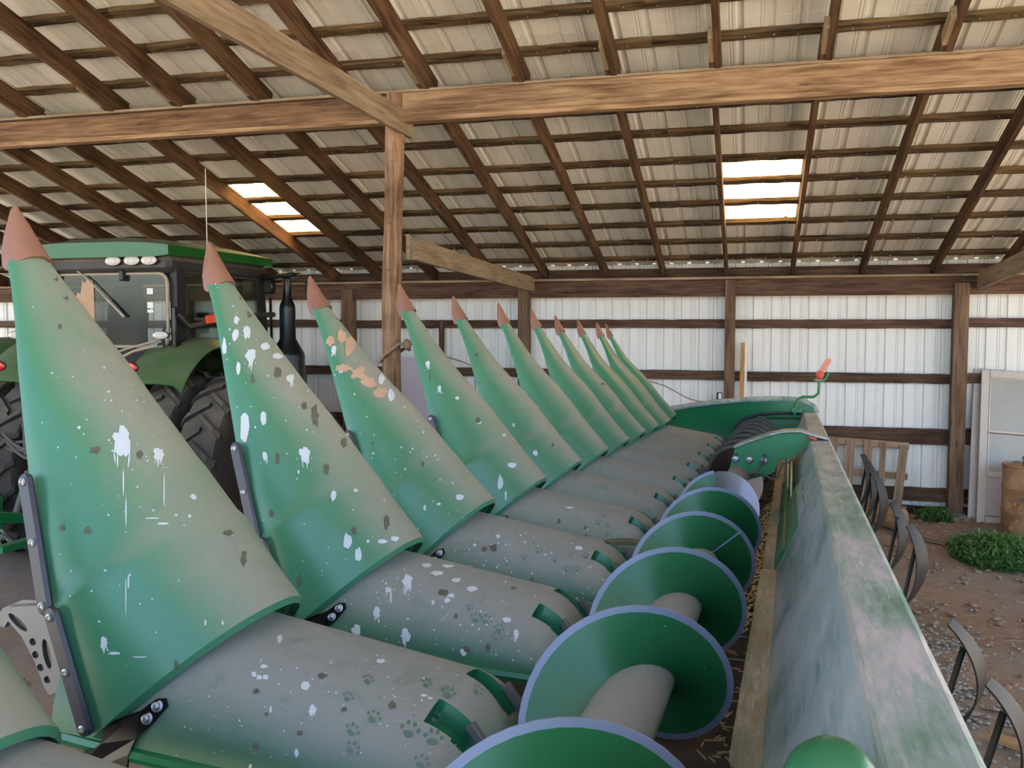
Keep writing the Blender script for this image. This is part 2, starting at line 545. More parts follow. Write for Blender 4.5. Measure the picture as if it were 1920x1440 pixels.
        return link(o, parent)

def copy_tree(o, parent=None):
    c = o.copy(); COL.objects.link(c)
    if parent is not None: c.parent = parent
    for ch in list(o.children):
        copy_tree(ch, c)
    return c
_bcache = {}
def beam(name, p0, p1, w_, h, mat, parent=None, upv=(0, 0, 1), rag=0, centre=True, drop=0):
    """box timber from p0 to p1 (its centre line), local X along it; width w_ sideways, h along upv"""
    p0, p1 = Vector(p0), Vector(p1)
    L = (p1-p0).length
    x = (p1-p0).normalized(); u = Vector(upv); u = (u-x*u.dot(x)).normalized(); y = u.cross(x)
    key = (round(L, 3), w_, h, mat, rag)
    if key in _bcache:
        o = bpy.data.objects.new(name, _bcache[key]); link(o, parent)
    else:
        mb = MB()
        n = max(1, int(L/.12)) if rag else 1
        sec = []
        for i in range(n+1):
            xx = -L/2+L*i/n
            jt = [random.uniform(-rag, rag) if rag else 0 for _ in range(4)]
            sec.append([(xx, -w_/2, -h/2+jt[0]), (xx, w_/2, -h/2+jt[1]), (xx, w_/2, h/2+jt[2]), (xx, -w_/2, h/2+jt[3])])
        mb.grid(sec, closed=True)
        mb.f += [(3, 2, 1, 0), tuple(n*4+k for k in range(4))]; mb.mi += [0, 0]
        o = mb.build(name, mat, parent, smooth=False)
        _bcache[key] = o.data
    mm = Matrix((x, y, u)).transposed().to_4x4()
    mm.translation = (p0+p1)/2
    if parent is not None:
        mm = parent_inv(parent) @ mm
    o.matrix_local = mm
    return o
def parent_inv(p):
    mm = Matrix.Identity(4)
    while p is not None:
        mm = p.matrix_basis @ mm
        p = p.parent
    return mm.inverted()
def ray(u, v):
    return FW + RT*((u-960)/F_PX) - UP*((v-720)/F_PX)

# ------------------------------------------------------------------ the setting
ZE, TAN, YW = 3.12, math.tan(R(16.03)), 12.1      # underside of the rafters at the wall
def zr(Y, off=0): return ZE+off+(YW-Y)*TAN
SL = Vector((0, math.cos(R(16.03)), -math.sin(R(16.03))))
SN = Vector((0, math.sin(R(16.03)), math.cos(R(16.03))))
YF = -2.6                                            # front (open) edge of the roof
def ground_z(x, y):
    t = min(1, max(0, (y-9.5)/2.4))
    return .19*t*t*(3-2*t)

def build_floor():
    mb = MB()
    rows = []
    ys = [-4.5+i*.22 for i in range(int(17.5/.22))]
    xs = [-14.5+i*.25 for i in range(int(24/.25))]
    for y in ys:
        rows.append([(x, y, ground_z(x, y)+(.05*mnoise.noise(Vector((x*.8, y*.8, 0)))+.02*mnoise.noise(Vector((x*3, y*3, 5))))) for x in xs])
    mb.grid(rows)
    o = mb.build('floor', 'dirt', angle=180)
    global FLOOR
    FLOOR = o
    tag(o, 'bare trampled dirt floor of the shed', kind='structure')
    mb = MB(); mb.add([(-90, -90, -.12), (90, -90, -.12), (90, 90, -.12), (-90, 90, -.12)], [(0, 1, 2, 3)])
    o = mb.build('yard', 'yard', smooth=False); tag(o, 'open ground outside the shed', kind='structure')
build_floor()

ceil = empty('ceiling', (0, 0, 0)); tag(ceil, 'sloping shed roof of white ribbed sheets on brown rafters and purlins', kind='structure')
RAF_D, RAF_W, PUR_T = .17, .042, .04
XR = [-.33+.805*k for k in range(-16, 11)]
fix_x = {-7: -5.81, -6: -5.09, -5: -4.30, -4: -3.46, -3: -2.72, -2: -1.90, -1: -1.14, 0: -.335, 1: .475, 2: 1.30, 3: 2.12}
XR = [fix_x.get(k, -.33+.805*k) for k in range(-16, 11)]
for i, X in enumerate(XR):
    # lower (back) rafter, from the wall plate to just past the main beam
    y0, y1 = 12.25, 7.25
    beam('rafter', (X, y0, zr(y0)+RAF_D/2), (X, y1, zr(y1)+RAF_D/2), RAF_W, RAF_D, 'w_rafter', ceil, upv=SN)
    y0, y1 = 7.50, YF
    xx = X+.045
    beam('rafter', (xx, y0, zr(y0)+RAF_D/2), (xx, y1, zr(y1)+RAF_D/2), RAF_W+.006, RAF_D+.01, 'w_rafter', ceil, upv=SN)
    # short scab block nailed beside the near rafter, its lower end cut on the slant
    y0, y1 = 7.40, 6.93
    b = beam('rafter_block', (xx-.043, y0, zr(y0)+.05), (xx-.043, y1, zr(y1)+.05), .038, .10, 'w_grey', ceil, upv=SN)
PY = [7.24, 6.77, 6.30, 5.83, 5.36, 4.85, 4.3, 3.7, 3.1, 2.4, 1.7, 1.0, .3, -.5, -1.4, -2.5] + [7.72, 8.2, 8.66, 9.22, 9.72, 10.24, 10.78, 11.32, 11.86]
segs = [(-13.3, -9.1), (-9.1, -4.95), (-4.95, -.79), (-.79, 3.4), (3.4, 7.7)]
for y in PY:
    for a, b in segs:
        beam('purlin', (a, y, zr(y, RAF_D/math.cos(R(16))+PUR_T/2)), (b, y, zr(y, RAF_D/math.cos(R(16))+PUR_T/2)), .088+random.choice((0, .001, .002)), PUR_T, 'w_purlin', ceil, upv=SN, rag=.005)
nm = MB()
for y in PY:
    if y < 3: continue
    x = -8.0
    while x < 3.5:
        x += .17+random.random()*.1
        nm.box((x, y+random.uniform(-.02, .02), zr(y, RAF_D/math.cos(R(16)))-.002), (.009, .009, .008))
o = nm.build('nail_points', 'bolt', ceil, smooth=False); tag(o, kind='stuff')

# ribbed sheets
PW = .915
def rib_profile(w_=PW):
    """(x,z) across one sheet: major rib every 229 mm with two minor beads between"""
    pts = [(0, 0)]
    for k in range(4):
        b = k*w_/4
        c = b+w_/8
        pts += [(b+.012, 0), (c-.030, 0), (c-.018, .019), (c+.018, .019), (c+.030, 0)]
        for q in (.058, .082):
            if c+q+.006 < b+w_/4+w_/8:
                pts += [(c+q-.006, 0), (c+q, .006), (c+q+.006, 0)]
    pts.append((w_, 0))
    pts = sorted(set(pts))
    return pts
PROF = rib_profile()
_pc = {}
def ribbed(name, x0, q0, q1, normal, mat, parent, length_axis):
    L = (Vector(q1)-Vector(q0)).length
    key = (round(L, 3), mat)
    if key not in _pc:
        mb = MB()
        mb.shell([[(px, y, pz) for px, pz in PROF] for y in (0, L)], .0015)
        o = mb.build(name, mat, parent, smooth=False)
        _pc[key] = o.data
    else:
        o = link(bpy.data.objects.new(name, _pc[key]), parent)
    y = (Vector(q1)-Vector(q0)).normalized(); z = Vector(normal); x = y.cross(z)
    mm = Matrix((x, y, z)).transposed().to_4x4(); mm.translation = Vector(q0)
    o.matrix_local = mm
    return o
PO = RAF_D/math.cos(R(16))+PUR_T+.004
def rp(X, Y, o=0): return (X, Y, zr(Y, PO+o))
X0 = -.47
for k in range(-14, 9):
    X = X0+k*PW
    sky = k in (0, -6)
    cuts = [(7.15, YF, .006)]
    if sky:
        cuts += [(9.26, 7.08, 0), (12.35, 10.74, 0)]
    else:
        cuts += [(12.35, 7.08, 0)]
    for a, b, oo in cuts:
        ribbed('roof_panel', 0, rp(X+PW, a, oo), rp(X+PW, b, oo), SN, 'roof_panel', ceil, 'y')
    if sky:
        xa, xb = (-.325, .445) if k == 0 else (-5.96, -5.30)
        for nm_, a, b in (('roof_panel', X, xa), ('skylight_panel', xa, xb), ('roof_panel', xb, X+PW)):
            if b-a < .02: continue
            s_ = ribbed(nm_, 0, rp(b, 10.80), rp(b, 9.20), SN, 'skylight' if nm_ == 'skylight_panel' else 'roof_panel', ceil, 'y')
            s_.scale.x = (b-a)/PW
            if nm_ == 'skylight_panel': s_['label'] = 'bright translucent roof sheet'

# main beam (three layers) with the left and right lengths butting over the pole
YB, XP = 7.37, -3.01
def trim(n, p0, p1, w_, h, mat, label, **k):
    o = beam('trim_%d' % n, p0, p1, w_, h, mat, **k); tag(o, label, kind='structure'); return o
trim(1, (-13.2, YB-.02, 4.365), (XP-.02, YB-.02, 4.365), .045, .20, 'w_beam_dark', 'left length of the main roof beam, dark brown plank')
trim(2, (XP+.10, YB-.03, 4.375), (7.7, YB-.03, 4.375), .045, .21, 'w_beam', 'right length of the main roof beam, pale sun-bleached plank')
trim(3, (-13.2, YB+.03, 4.36), (7.7, YB+.03, 4.36), .045, .25, 'w_beam', 'rear plank of the main roof beam')
trim(4, (-13.2, YB-.035, 4.25), (7.7, YB-.035, 4.25), .07, .035, 'w_beam', 'ledger strip along the foot of the main roof beam')
trim(5, (-13.2, YB, 4.49), (7.7, YB, 4.49), .14, .022, 'w_grey', 'thin cap board on the main roof beam')

# the pole
def pole():
    mb = MB()
    pts = []; rad = []
    for i in range(25):
        z = -.02+4.5*i/24
        bend = .012*math.sin(z*1.7)
        pts.append((XP-.045+.016*z+bend, YB-.02+.008*math.sin(z*2.3), z))
        rad.append(.088-.002*z+.004*math.sin(z*5))
    mb.tube(pts, rad, 14)
    o = mb.build('support_pole', wood('pole wood', (76, 52, 36), (164, 132, 104), wear=.7), angle=60)
    o.data.materials[0].node_tree.nodes['Mapping'].inputs['Scale'].default_value = (16, 16, 1.1)
    tag(o, 'round weathered timber pole carrying the main roof beam', 'pole')
pole()
b1 = beam('brace', (XP+.11, 1.0, 4.25), (XP+.11, 7.52, 4.235), .042, .20, 'w_grey')
# brace: pale board running from over the camera side down to the pole head
b1.name = 'trim_6'; tag(b1, 'pale rough-sawn tie board coming from the near left top down to the pole head', kind='structure')
b2 = beam('trim_7', (XP+.13, 7.50, 3.18), (XP+.13, 12.0, 3.07), .042, .19, 'w_grey'); tag(b2, 'grey tie board from the pole to the back wall post', kind='structure')
b3 = beam('trim_8', (2.62, 7.3, 3.33), (2.62, 12.0, 3.05), .042, .20, 'w_grey'); tag(b3, 'tie board running to the right back wall post', kind='structure')
mb = MB(); mb.box((XP+.10, 7.46, 3.19), (.03, .05, .22), bev=.004)
o = mb.build('trim_9', 'w_grey', smooth=False); tag(o, 'small nailed cleat where the tie board meets the pole', kind='structure')

# back wall
wall = empty('wall_back', (0, 0, 0)); tag(wall, 'back wall of white ribbed metal sheets behind brown girts and posts', kind='structure')
k = 0
X = -13.4
while X < 7.4:
    ribbed('wall_panel', 0, (X+PW, 12.17, .10), (X+PW, 12.17, 3.335), (0, 1, 0), 'wall_panel', wall, 'z')
    X += PW
for z0, z1 in ((2.49, 2.60), (1.81, 1.93), (1.05, 1.25), (.33, .50), (.10, .28)):
    for a, b in ((-13.3, -8.26), (-8.26, -5.6), (-5.6, -3.01), (-3.01, -.28), (-.28, 2.43), (2.43, 5.0), (5, 7.6)):
        dz = random.uniform(-.008, .008)
        beam('girt', (a+.01, 12.12, (z0+z1)/2+dz), (b-.01, 12.12, (z0+z1)/2+dz), .04, (z1-z0), 'w_girt', wall, rag=.004)
for a, b in ((-13.3, -5.6), (-5.6, -.28), (-.28, 2.43), (2.43, 7.6)):
    beam('top_plate', (a, 12.02, 3.0), (b, 12.02, 3.0), .045, .215, 'w_girt', wall)
    beam('plate_cap', (a, 11.99, 3.125), (b, 11.99, 3.125), .14, .03, 'w_grey', wall)
for x0_, x1_ in zip(XR, XR[1:]):
    if x0_ > -13 and x1_ < 7.6:
        beam('darkening_board', (x0_+.03, 12.10, 3.20), (x1_-.03, 12.10, 3.20), .035, .13, 'w_girt', wall)  # dark boards added to tone down the bright wall strip above the plate
for X, ww in ((-10.9, .15), (-8.27, .15), (-5.61, .17), (-3.01, .15), (-.28, .13), (2.43, .165), (5.0, .15), (7.5, .15)):
    beam('wall_post', (X, 12.03, .0), (X, 12.03, 3.03 if X != -.28 else 3.1), ww, .14, 'w_post', wall, upv=(0, 1, 0))
for X, z0, z1 in ((-4.22, 1.7, 2.6), (-4.55, .5, 1.9), (-7.2, .3, 2.6)):
    beam('stud', (X, 12.08, z0), (X, 12.08, z1), .07, .04, 'w_girt', wall, upv=(0, 1, 0))
mb = MB(); mb.box((-.40, 11.99, 1.60), (.07, .05, .11), bev=.006); mb.box((-.392, 11.962, 1.61), (.04, .012, .07), mi=1, bev=.003)
o = mb.build('outlet_box', ['matte_black', 'sticker'], smooth=False); tag(o, 'small electric outlet box on the post left of the leaning board', 'outlet')
mb = MB()
pts = [(-2.0, 11.99, 1.80), (-1.75, 11.99, 1.805), (-1.35, 11.99, 1.80), (-1.1, 11.99, 1.73), (-.95, 11.99, 1.65), (-.80, 11.99, 1.57), (-.66, 11.99, 1.535), (-.55, 11.99, 1.53), (-.47, 11.99, 1.545), (-.445, 11.98, 1.56)]
mb.tube(pts, .007, 6)
o = mb.build('electric_cord', 'wire'); tag(o, 'thin brown cord sagging along the back wall to the outlet', 'cord')
# side walls (out of frame)
for nm_, X in ():
    mb = MB(); mb.prism([(YF+1, -.1), (12.2, -.1), (12.2, zr(12.2, .22)), (YF+1, zr(YF+1, .22))], X, X+.03, lambda x, y, h: (h, x, y))
    o = mb.build(nm_, 'wall_panel', smooth=False); tag(o, kind='structure')


# ------------------------------------------------------------------ the corn head
HR = Vector((0.99913821, -0.04150712, 0.0)); HA = Vector((0.0414785, 0.99844914, -0.03713297)); HN = HR.cross(HA)
BASE = Vector((-.4, 5.3, -2.305))
S = .762
def hw(r_, a, n): return CAM + HR*r_ + HA*a + HN*n
head = empty('corn_head')
tag(head, 'long green twelve-row corn harvesting head with raised pointed snouts and an auger', 'corn head')
mm = Matrix((HR, HA, HN)).transposed().to_4x4(); mm.translation = hw(*BASE)
head.matrix_world = mm; head.matrix_basis = mm
HINV = mm.inverted()
def H3(r_, a, n): return Vector((r_, a, n))-BASE
class HB(MB):
    """builder taking head coordinates (right, along, up from the lens)"""
    def build(s, *a, **k):
        s.v = [tuple(Vector(q)-s.o) for q in s.v]
        o = MB.build(s, *a, **k)
        return o
    def __init__(s, o=BASE):
        MB.__init__(s); s.o = Vector(o)

# --- one snout, in head coordinates of row 0; its own origin sits at the hinge
PIV = Vector((-1.25, 1.775, -.72))
D = Vector((-.679, 0, .734)); U = Vector((.734, 0, .679)); AP = Vector((-1.062, 1.775, -.528))
SECT = [(0, .285, -.043, -.375), (.10, .287, -.044, -.35), (.18, .287, -.045, -.315), (.255, .286, -.041, -.285), (.275, .27, -.040, -.285), (.40, .247, -.030, -.262), (.51, .215, -.028, -.222),
        (.64, .185, -.036, -.168), (.77, .153, -.039, -.116), (.89, .113, -.024, -.075), (.98, .082, -.010, -.05), (1.06, .056, .003, -.035)]
FARW = [(0, 1.07), (.2, 1.04), (.45, .98), (.75, 1.2), (1.0, 1.0), (2, 1.0)]
def farw(x):
    for (a, b), (c_, d_) in zip(FARW, FARW[1:]):
        if x <= c_: return b+(d_-b)*max(0, x-a)/(c_-a)
    return 1
def arch(s_, w_, ha, he, nk=25, ex=1.957, ap=AP):
    row = []
    for k in range(nk):
        t = math.pi*k/(nk-1)
        c, sn = math.cos(t), math.sin(t)
        a = -w_*math.copysign(abs(c)**(2/ (ex+.35)), c)
        if a > 0: a *= farw(s_)
        h = he+(ha-he)*(abs(sn)**(2/ex))
        row.append(ap + D*s_ + U*h + Vector((0, a, 0)))
    return row
def make_snout(n, ws=1.0, parent=head):
    o_ = PIV
    fine = []
    for i in range(len(SECT)-1):
        p, q = SECT[i], SECT[i+1]
        m_ = 3 if q[0]-p[0] > .06 else 1
        for j in range(m_):
            t = j/m_
            fine.append([a+(b-a)*t for a, b in zip(p, q)])
    fine.append(list(SECT[-1]))
    # little rolled bead at the rear rim
    rows = [arch(-.004, fine[0][1]-.012, fine[0][2]-.012, fine[0][3])] + [arch(f[0]+(0.008 if i == 0 else 0), f[1]*ws, f[2], f[3]) for i, f in enumerate(fine)]
    mb = HB(o_); mb.shell(rows, -.022 if ws == 1 else -.015, 0, 1, 1)
    sn = mb.build('snout', ['snout', 'clean_green'], parent)
    sn.location = PIV-BASE
    # tip cap: curved beak
    rows = []
    for s_, w_, ha, he in ((1.03, .062, .010, -.050), (1.045, .064, .012, -.052), (1.085, .052, .018, -.036), (1.12, .037, .026, -.014), (1.15, .022, .032, .008), (1.172, .010, .036, .022), (1.178, .003, .036, .030)):
        rows.append(arch(s_, w_*ws, ha, he, 13, 2.0))
    mb = HB(o_); mb.shell(rows, -.006)
    c = mb.build('tip_cap', 'copper_tip', sn); c['label'] = 'brown worn pointed cap'
    for i, (s_, hh) in enumerate(((.985, -.012), (.93, -.020))):
        mb = HB(o_)
        q = AP+D*s_+U*(hh-.002)+Vector((0, .02, 0))
        mm_ = Matrix((D, Vector((0, 1, 0)), U)).transposed().to_4x4()
        rw = []
        for rr, zz in ((.011, 0), (.010, .003), (.006, .003), (.004, .001), (0.0005, .001)):
            rw.append([q+mm_.to_3x3() @ Vector((rr*1.5*math.cos(t*math.pi/6), rr*math.sin(t*math.pi/6), zz)) for t in range(12)])
        mb.grid(rw, closed=True)
        mb.build('rivet', 'link_grey', sn, fix=False)
    if ws == 1:
        # two black edge strips with round heads, stepping outwards
        for (s0, h0, a0), (s1, h1, a1), bolts in (
                ((.015, -.372, -.292), (.262, -.268, -.295), (.06, .5, .93)),
                ((.262, -.300, -.280), (.545, -.196, -.222), (.06, .5, .94))):
            P0 = AP+D*s0+U*h0+Vector((0, a0, 0)); P1 = AP+D*s1+U*h1+Vector((0, a1, 0))
            x = (P1-P0).normalized(); L = (P1-P0).length
            nrm = Vector((-.10, -.93, .20)); nrm = (nrm-x*nrm.dot(x)).normalized(); yv = nrm.cross(x)
            mm_ = Matrix((x, yv, nrm)).transposed()
            mb = HB(o_)
            prof = [(-.017, 0), (-.019, .006), (-.013, .013), (.013, .013), (.019, .006), (.017, 0)]
            rows = []
            for tt, sc in ((0, .35), (.02, .8), (.05, 1), (.5, 1), (.95, 1), (.98, .8), (1, .35)):
                rows.append([P0+mm_ @ Vector((L*tt, y_*sc, z_*(.5+.5*sc))) for y_, z_ in prof])
            mb.grid(rows, closed=True); nb = len(prof)
            mb.f += [tuple(range(nb))[::-1], tuple(len(mb.v)-nb+k_ for k_ in range(nb))]; mb.mi += [0, 0]
            st = mb.build('edge_strip', 'black_plastic', sn); st['label'] = 'black bolted edge strip'
            for tt in bolts:
                mb = HB(o_)
                q = P0+mm_ @ Vector((L*tt, 0, .013))
                rw = [[q+mm_ @ Vector((rr*math.cos(t*math.pi/6), rr*math.sin(t*math.pi/6), zz)) for t in range(12)] for rr, zz in ((.009, 0), (.009, .002), (.005, .004), (.004, .002), (.0005, .002))]
                mb.grid(rw, closed=True); mb.build('bolt', 'bolt', sn, fix=False)
        # black hinge plate at the near foot of the rim with two flange bolts
        mb = HB(o_)
        poly = [(-1.193, -.690), (-1.189, -.707), (-1.212, -.738), (-1.243, -.768), (-1.255, -.80), (-1.262, -.87), (-1.40, -.87), (-1.44, -.84), (-1.34, -.80), (-1.318, -.785), (-1.313, -.755), (-1.283, -.732), (-1.235, -.712), (-1.208, -.690)]
        mb.prism(poly, 1.486, 1.492, lambda x, y, h: (x, h+.5*max(0, x+1.26), y))
        pl = mb.build('hinge_plate', 'gloss_black', sn, smooth=False); pl['label'] = 'black steel hinge plate'
        for q in (Vector((-1.205, 1.513, -.704)), Vector((-1.222, 1.504, -.728))):
            mb = HB(o_)
            nrm = Vector((.15, -.9, .40)).normalized(); x = nrm.orthogonal().normalized(); yv = nrm.cross(x); m3 = Matrix((x, yv, nrm)).transposed()
            rw = [[q+m3 @ Vector((rr*math.cos(t*math.pi/6), rr*math.sin(t*math.pi/6), zz)) for t in range(12)] for rr, zz in ((.012, 0), (.012, .003), (.0075, .004), (.0075, .012), (.006, .013), (.0005, .013))]
            mb.grid(rw, closed=True); mb.build('bolt', 'bolt', sn, fix=False)
    return sn

snout0 = make_snout(0)
snouts = {0: snout0}
TILT = {0: -.006, 1: -.016, 2: .048, 3: -.002, 4: .008, 5: -.010, 6: -.014, 7: .002, 8: -.006, 9: -.016, -1: .10}
for n in (-1, 1, 2, 3, 4, 5, 6, 7, 8, 9):
    snouts[n] = copy_tree(snout0, head)
for n, o in snouts.items():
    o.location = PIV-BASE+Vector((0, S*n, 0))
    o.rotation_euler = (0, -TILT[n], 0)
    if n == -1: o.location.z -= .035
# narrower end divider at the far side
sn10 = make_snout(10, .55)
sn10.location = PIV-BASE+Vector((-.02, S*10-.12, .02)); sn10['label'] = 'narrow end divider snout, the farthest'
snouts[10] = sn10

# --- hood (long rounded cover behind each snout)
HPIV = Vector((-1.0, 1.775, -.85))
def make_hood():
    cs = []
    rs = [-1.46, -1.40, -1.25, -1.10, -.95, -.82, -.74, -.700, -.672, -.664, -.652, -.640, -.628, -.616, -.604, -.596, -.588, -.580, -.572, -.564, -.557, -.551, -.548]
    K = 97
    ks = [math.pi*k/(K-1) for k in range(K)]
    rows = []; flags = []
    for r_ in rs:
        top = -.572+(-.118)*(r_+1.35)/.70
        hw_ = .272
        bot = -.800-.030*(r_+1.25)/.6
        e = max(0, (r_+.70)/.15)
        drop = .10*e**2.6
        if e > 0: hw_ -= .05*e**3
        row = []
        for t in ks:
            c, sn = math.cos(t), math.sin(t)
            a = -hw_*math.copysign(abs(c)**.78, c)
            h = bot+(top-bot)*(abs(sn)**.95)
            h -= drop*(abs(sn)**.5)
            pk = 0
            x = abs(abs(a)-.115)
            if -.666 < r_ < -.575 and x < .036:
                pk = 1
            row.append([Vector((r_, 1.775+a, h)), pk])
        rows.append(row)
    # push pockets in
    P = []
    for i, row in enumerate(rows):
        rr = []
        for k, (q, pk) in enumerate(row):
            qq = q.copy()
            if pk:
                qq.z -= .034; qq.x -= .020
            rr.append(qq)
        P.append(rr)
    mb = HB(HPIV)
    mb.shell(P, .006)
    nc = K
    for idx in range((len(rs)-1)*(K-1)):
        i, k = divmod(idx, K-1)
        f = [rows[i][k][1], rows[i][k+1][1], rows[i+1][k][1], rows[i+1][k+1][1]]
        if any(f): mb.mi[idx] = 1
    o = mb.build('row_hood', ['hood', 'clean_green'], head, angle=50, fix=False)
    o.location = HPIV-BASE
    for sgn in (-1, 1):
        bt = -.800
        mb = HB(HPIV)
        pts = [(-1.44, 1.775+sgn*.262, -.795), (-1.25, 1.775+sgn*.270, -.806), (-1.0, 1.775+sgn*.270, -.820), (-.75, 1.775+sgn*.270, -.832), (-.64, 1.775+sgn*.262, -.838), (-.585, 1.775+sgn*.235, -.842), (-.565, 1.775+sgn*.19, -.846)]
        mb.tube(pts, .016, 8)
        e = mb.build('hood_edge', 'clean_green', o); e['label'] = 'rounded clean green lower edge'
    for aa in (-.070, .165):
        mb = HB(HPIV)
        c = Vector((-.578, 1.775+aa-.012, -.765))
        mb.box(c, (.022, .020, .085), Matrix.Rotation(R(-38), 4, 'Y'), bev=.003)
        e = mb.build('strap', 'link_grey', o, smooth=False); e['label'] = 'small grey strap over the rear end'
    # deck and plates between hoods
    return o
hood0 = make_hood()
hoods = {0: hood0}
for n in (-1, 1, 2, 3, 4, 5, 6, 7, 8, 9):
    hoods[n] = copy_tree(hood0, head)
for n, o in hoods.items():
    o.location = HPIV-BASE+Vector((0, S*n, 0))
# black row-unit plates between the hoods
def make_row_unit():
    mb = HB(HPIV)
    for sgn in (-1, 1):
        mb.box((-1.05, 1.775+.381+sgn*.075, -.90), (.95, .09, .012))
        mb.box((-1.55, 1.775+.381+sgn*.07, -.93), (.25, .05, .05))
    mb.box((-1.05, 1.775+.381, -1.02), (1.0, .34, .10))
    o = mb.build('row_unit', 'black', head, smooth=False)
    o['label'] = 'black deck plates between two hoods'
    for sgn in (-1, 1):
        mb = HB(HPIV)
        for j in range(11):
            x = -.60-.095*j
            mb.box((x, 1.775+.381+sgn*.045, -.885), (.03, .055, .035), bev=.004)
        mb.build('gathering_chain', 'matte_black', o, smooth=False)
    return o
ru = make_row_unit()
for n in range(-1, 10):
    o = ru if n == -1 else copy_tree(ru, head)
    o.location = HPIV-BASE+Vector((0, S*n, 0))

# skid / cast hook visible under snout 0 and 1 (cast latch with holes)
def make_latch():
    LP = Vector((-1.47, 1.53, -.60))
    o_ = LP
    mb = HB(o_)
    out = [(-1.625, -.560), (-1.615, -.548), (-1.56, -.525), (-1.47, -.520), (-1.44, -.60), (-1.415, -.655), (-1.44, -.675), (-1.475, -.715), (-1.492, -.722), (-1.505, -.708), (-1.53, -.655), (-1.565, -.605), (-1.602, -.575), (-1.612, -.590), (-1.624, -.588)]
    bm = bmesh.new()
    vs = [bm.verts.new((x, 1.53, y)) for x, y in out]
    edges = [bm.edges.new((vs[i], vs[(i+1) % len(vs)])) for i in range(len(vs))]
    def hole(cx, cy, rx, ry, rot=0, n=12):
        hv = []
        for k in range(n):
            t = 2*math.pi*k/n
            a, b = rx*math.cos(t), ry*math.sin(t)
            hv.append(bm.verts.new((cx+a*math.cos(rot)-b*math.sin(rot), 1.53, cy+a*math.sin(rot)+b*math.cos(rot))))
        for k in range(n): edges.append(bm.edges.new((hv[k], hv[(k+1) % n])))
    for cx, cy in ((-1.535, -.613), (-1.528, -.640), (-1.515, -.666), (-1.497, -.690)): hole(cx, cy, .009, .008)
    hole(-1.498, -.635, .010, .033, R(14))
    hole(-1.575, -.575, .030, .009, R(-33))
    bmesh.ops.triangle_fill(bm, edges=edges, use_beauty=True)
    r_ = bmesh.ops.extrude_face_region(bm, geom=bm.faces[:])
    for q in r_['geom']:
        if isinstance(q, bmesh.types.BMVert): q.co.y += .012
    bmesh.ops.recalc_face_normals(bm, faces=bm.faces)
    bm.verts.index_update()
    mb.add([q.co.copy() for q in bm.verts], [[q.index for q in f.verts] for f in bm.faces])
    bm.free()
    mb.box((-1.53, 1.56, -.532), (.13, .06, .006), Matrix.Rotation(R(-8), 4, 'Y'))
    o = mb.build('snout_latch', 'cast', head, smooth=False)
    o['label'] = 'cast metal adjusting latch with a row of holes'
    mb = HB(o_); mb.lathe([(.013, 0), (.013, .004), (.008, .006), (.008, .018), (.0005, .018)], (-1.435, 1.522, -.625), 'y', 10)
    for i_, q in enumerate(mb.v): mb.v[i_] = (q[0], 1.522-(q[1]-1.522), q[2])
    e = mb.build('bolt', 'bolt', o)
    o.location = LP-BASE
    return o
lt = make_latch()
for n in range(1, 4):
    c_ = copy_tree(lt, head); c_.location = lt.location+Vector((0, S*n, 0))

# --- auger
PITCH, AR, AC, AN, A0 = .66, .210, -.326, -.748, 1.974
def helix(mb, ta, tb, hand=1, a0=A0, pitch=PITCH, R1=AR, R0=.07, th=.005, rim=.015, step=R(9)):
    n = max(2, int((tb-ta)/step))
    secs = []
    for i in range(n+1):
        t = ta+(tb-ta)*i/n
        a = a0+pitch*t/(2*math.pi)
        sn, cs = math.sin(t*hand), math.cos(t*hand)
        row = []
        for rr, da in ((R0, -th/2), (R1-rim, -th/2), (R1, -th/2), (R1, th/2), (R1-rim, th/2), (R0, th/2)):
            row.append((AC+rr*sn, a+da, AN+rr*cs))
        secs.append(row)
    b = len(mb.f)
    mb.grid(secs, closed=True)
    for j in range(b, len(mb.f)):
        k = (j-b) % 6
        mb.mi[j] = 1 if k in (1, 2, 3) else 0
    mb.f += [(5, 4, 3, 2, 1, 0), tuple(len(secs)*6-6+k for k in range(6))]; mb.mi += [0, 0]
aug = HB(); aug.tube([(AC, -.2+.4*i, AN) for i in range(25)], .075, 24)
auger = aug.build('auger_tube', 'tube', head)
T2 = 2*math.pi
for k, (t0, t1) in enumerate(((-2.6, -1.5), (-1.5, -.5), (-.5, .5), (.5, 1.5), (1.5, 2.5), (2.5, 3.5), (3.5, 3.97))):
    mb = HB(); helix(mb, t0*T2, t1*T2)
    o = mb.build('auger_flight', ['flight', 'rim_steel'], auger, fix=False)
    o.location = (0, 0, 0)
    for v_ in o.data.vertices: pass
auger.matrix_local = Matrix.Identity(4)
# welded seam on one flight
mb = HB()
t = 2.14*T2; a_ = A0+PITCH*2.14
mb.tube([(AC+r_*math.sin(t), a_-.006, AN+r_*math.cos(t)) for r_ in (.075, .14, .208)], .0035, 6)
mb.build('weld_seam', 'rim_steel', auger)
# opposite hand flighting beyond the centre, brown with wear
for k in range(7):
    mb = HB(); helix(mb, k*T2, (k+1)*T2, hand=-1, a0=6.05, pitch=.47, rim=.02)
    o = mb.build('auger_flight', ['brown_flight', 'link_grey'], auger, fix=False); o['label'] = 'brown stained far flighting turning the other way'
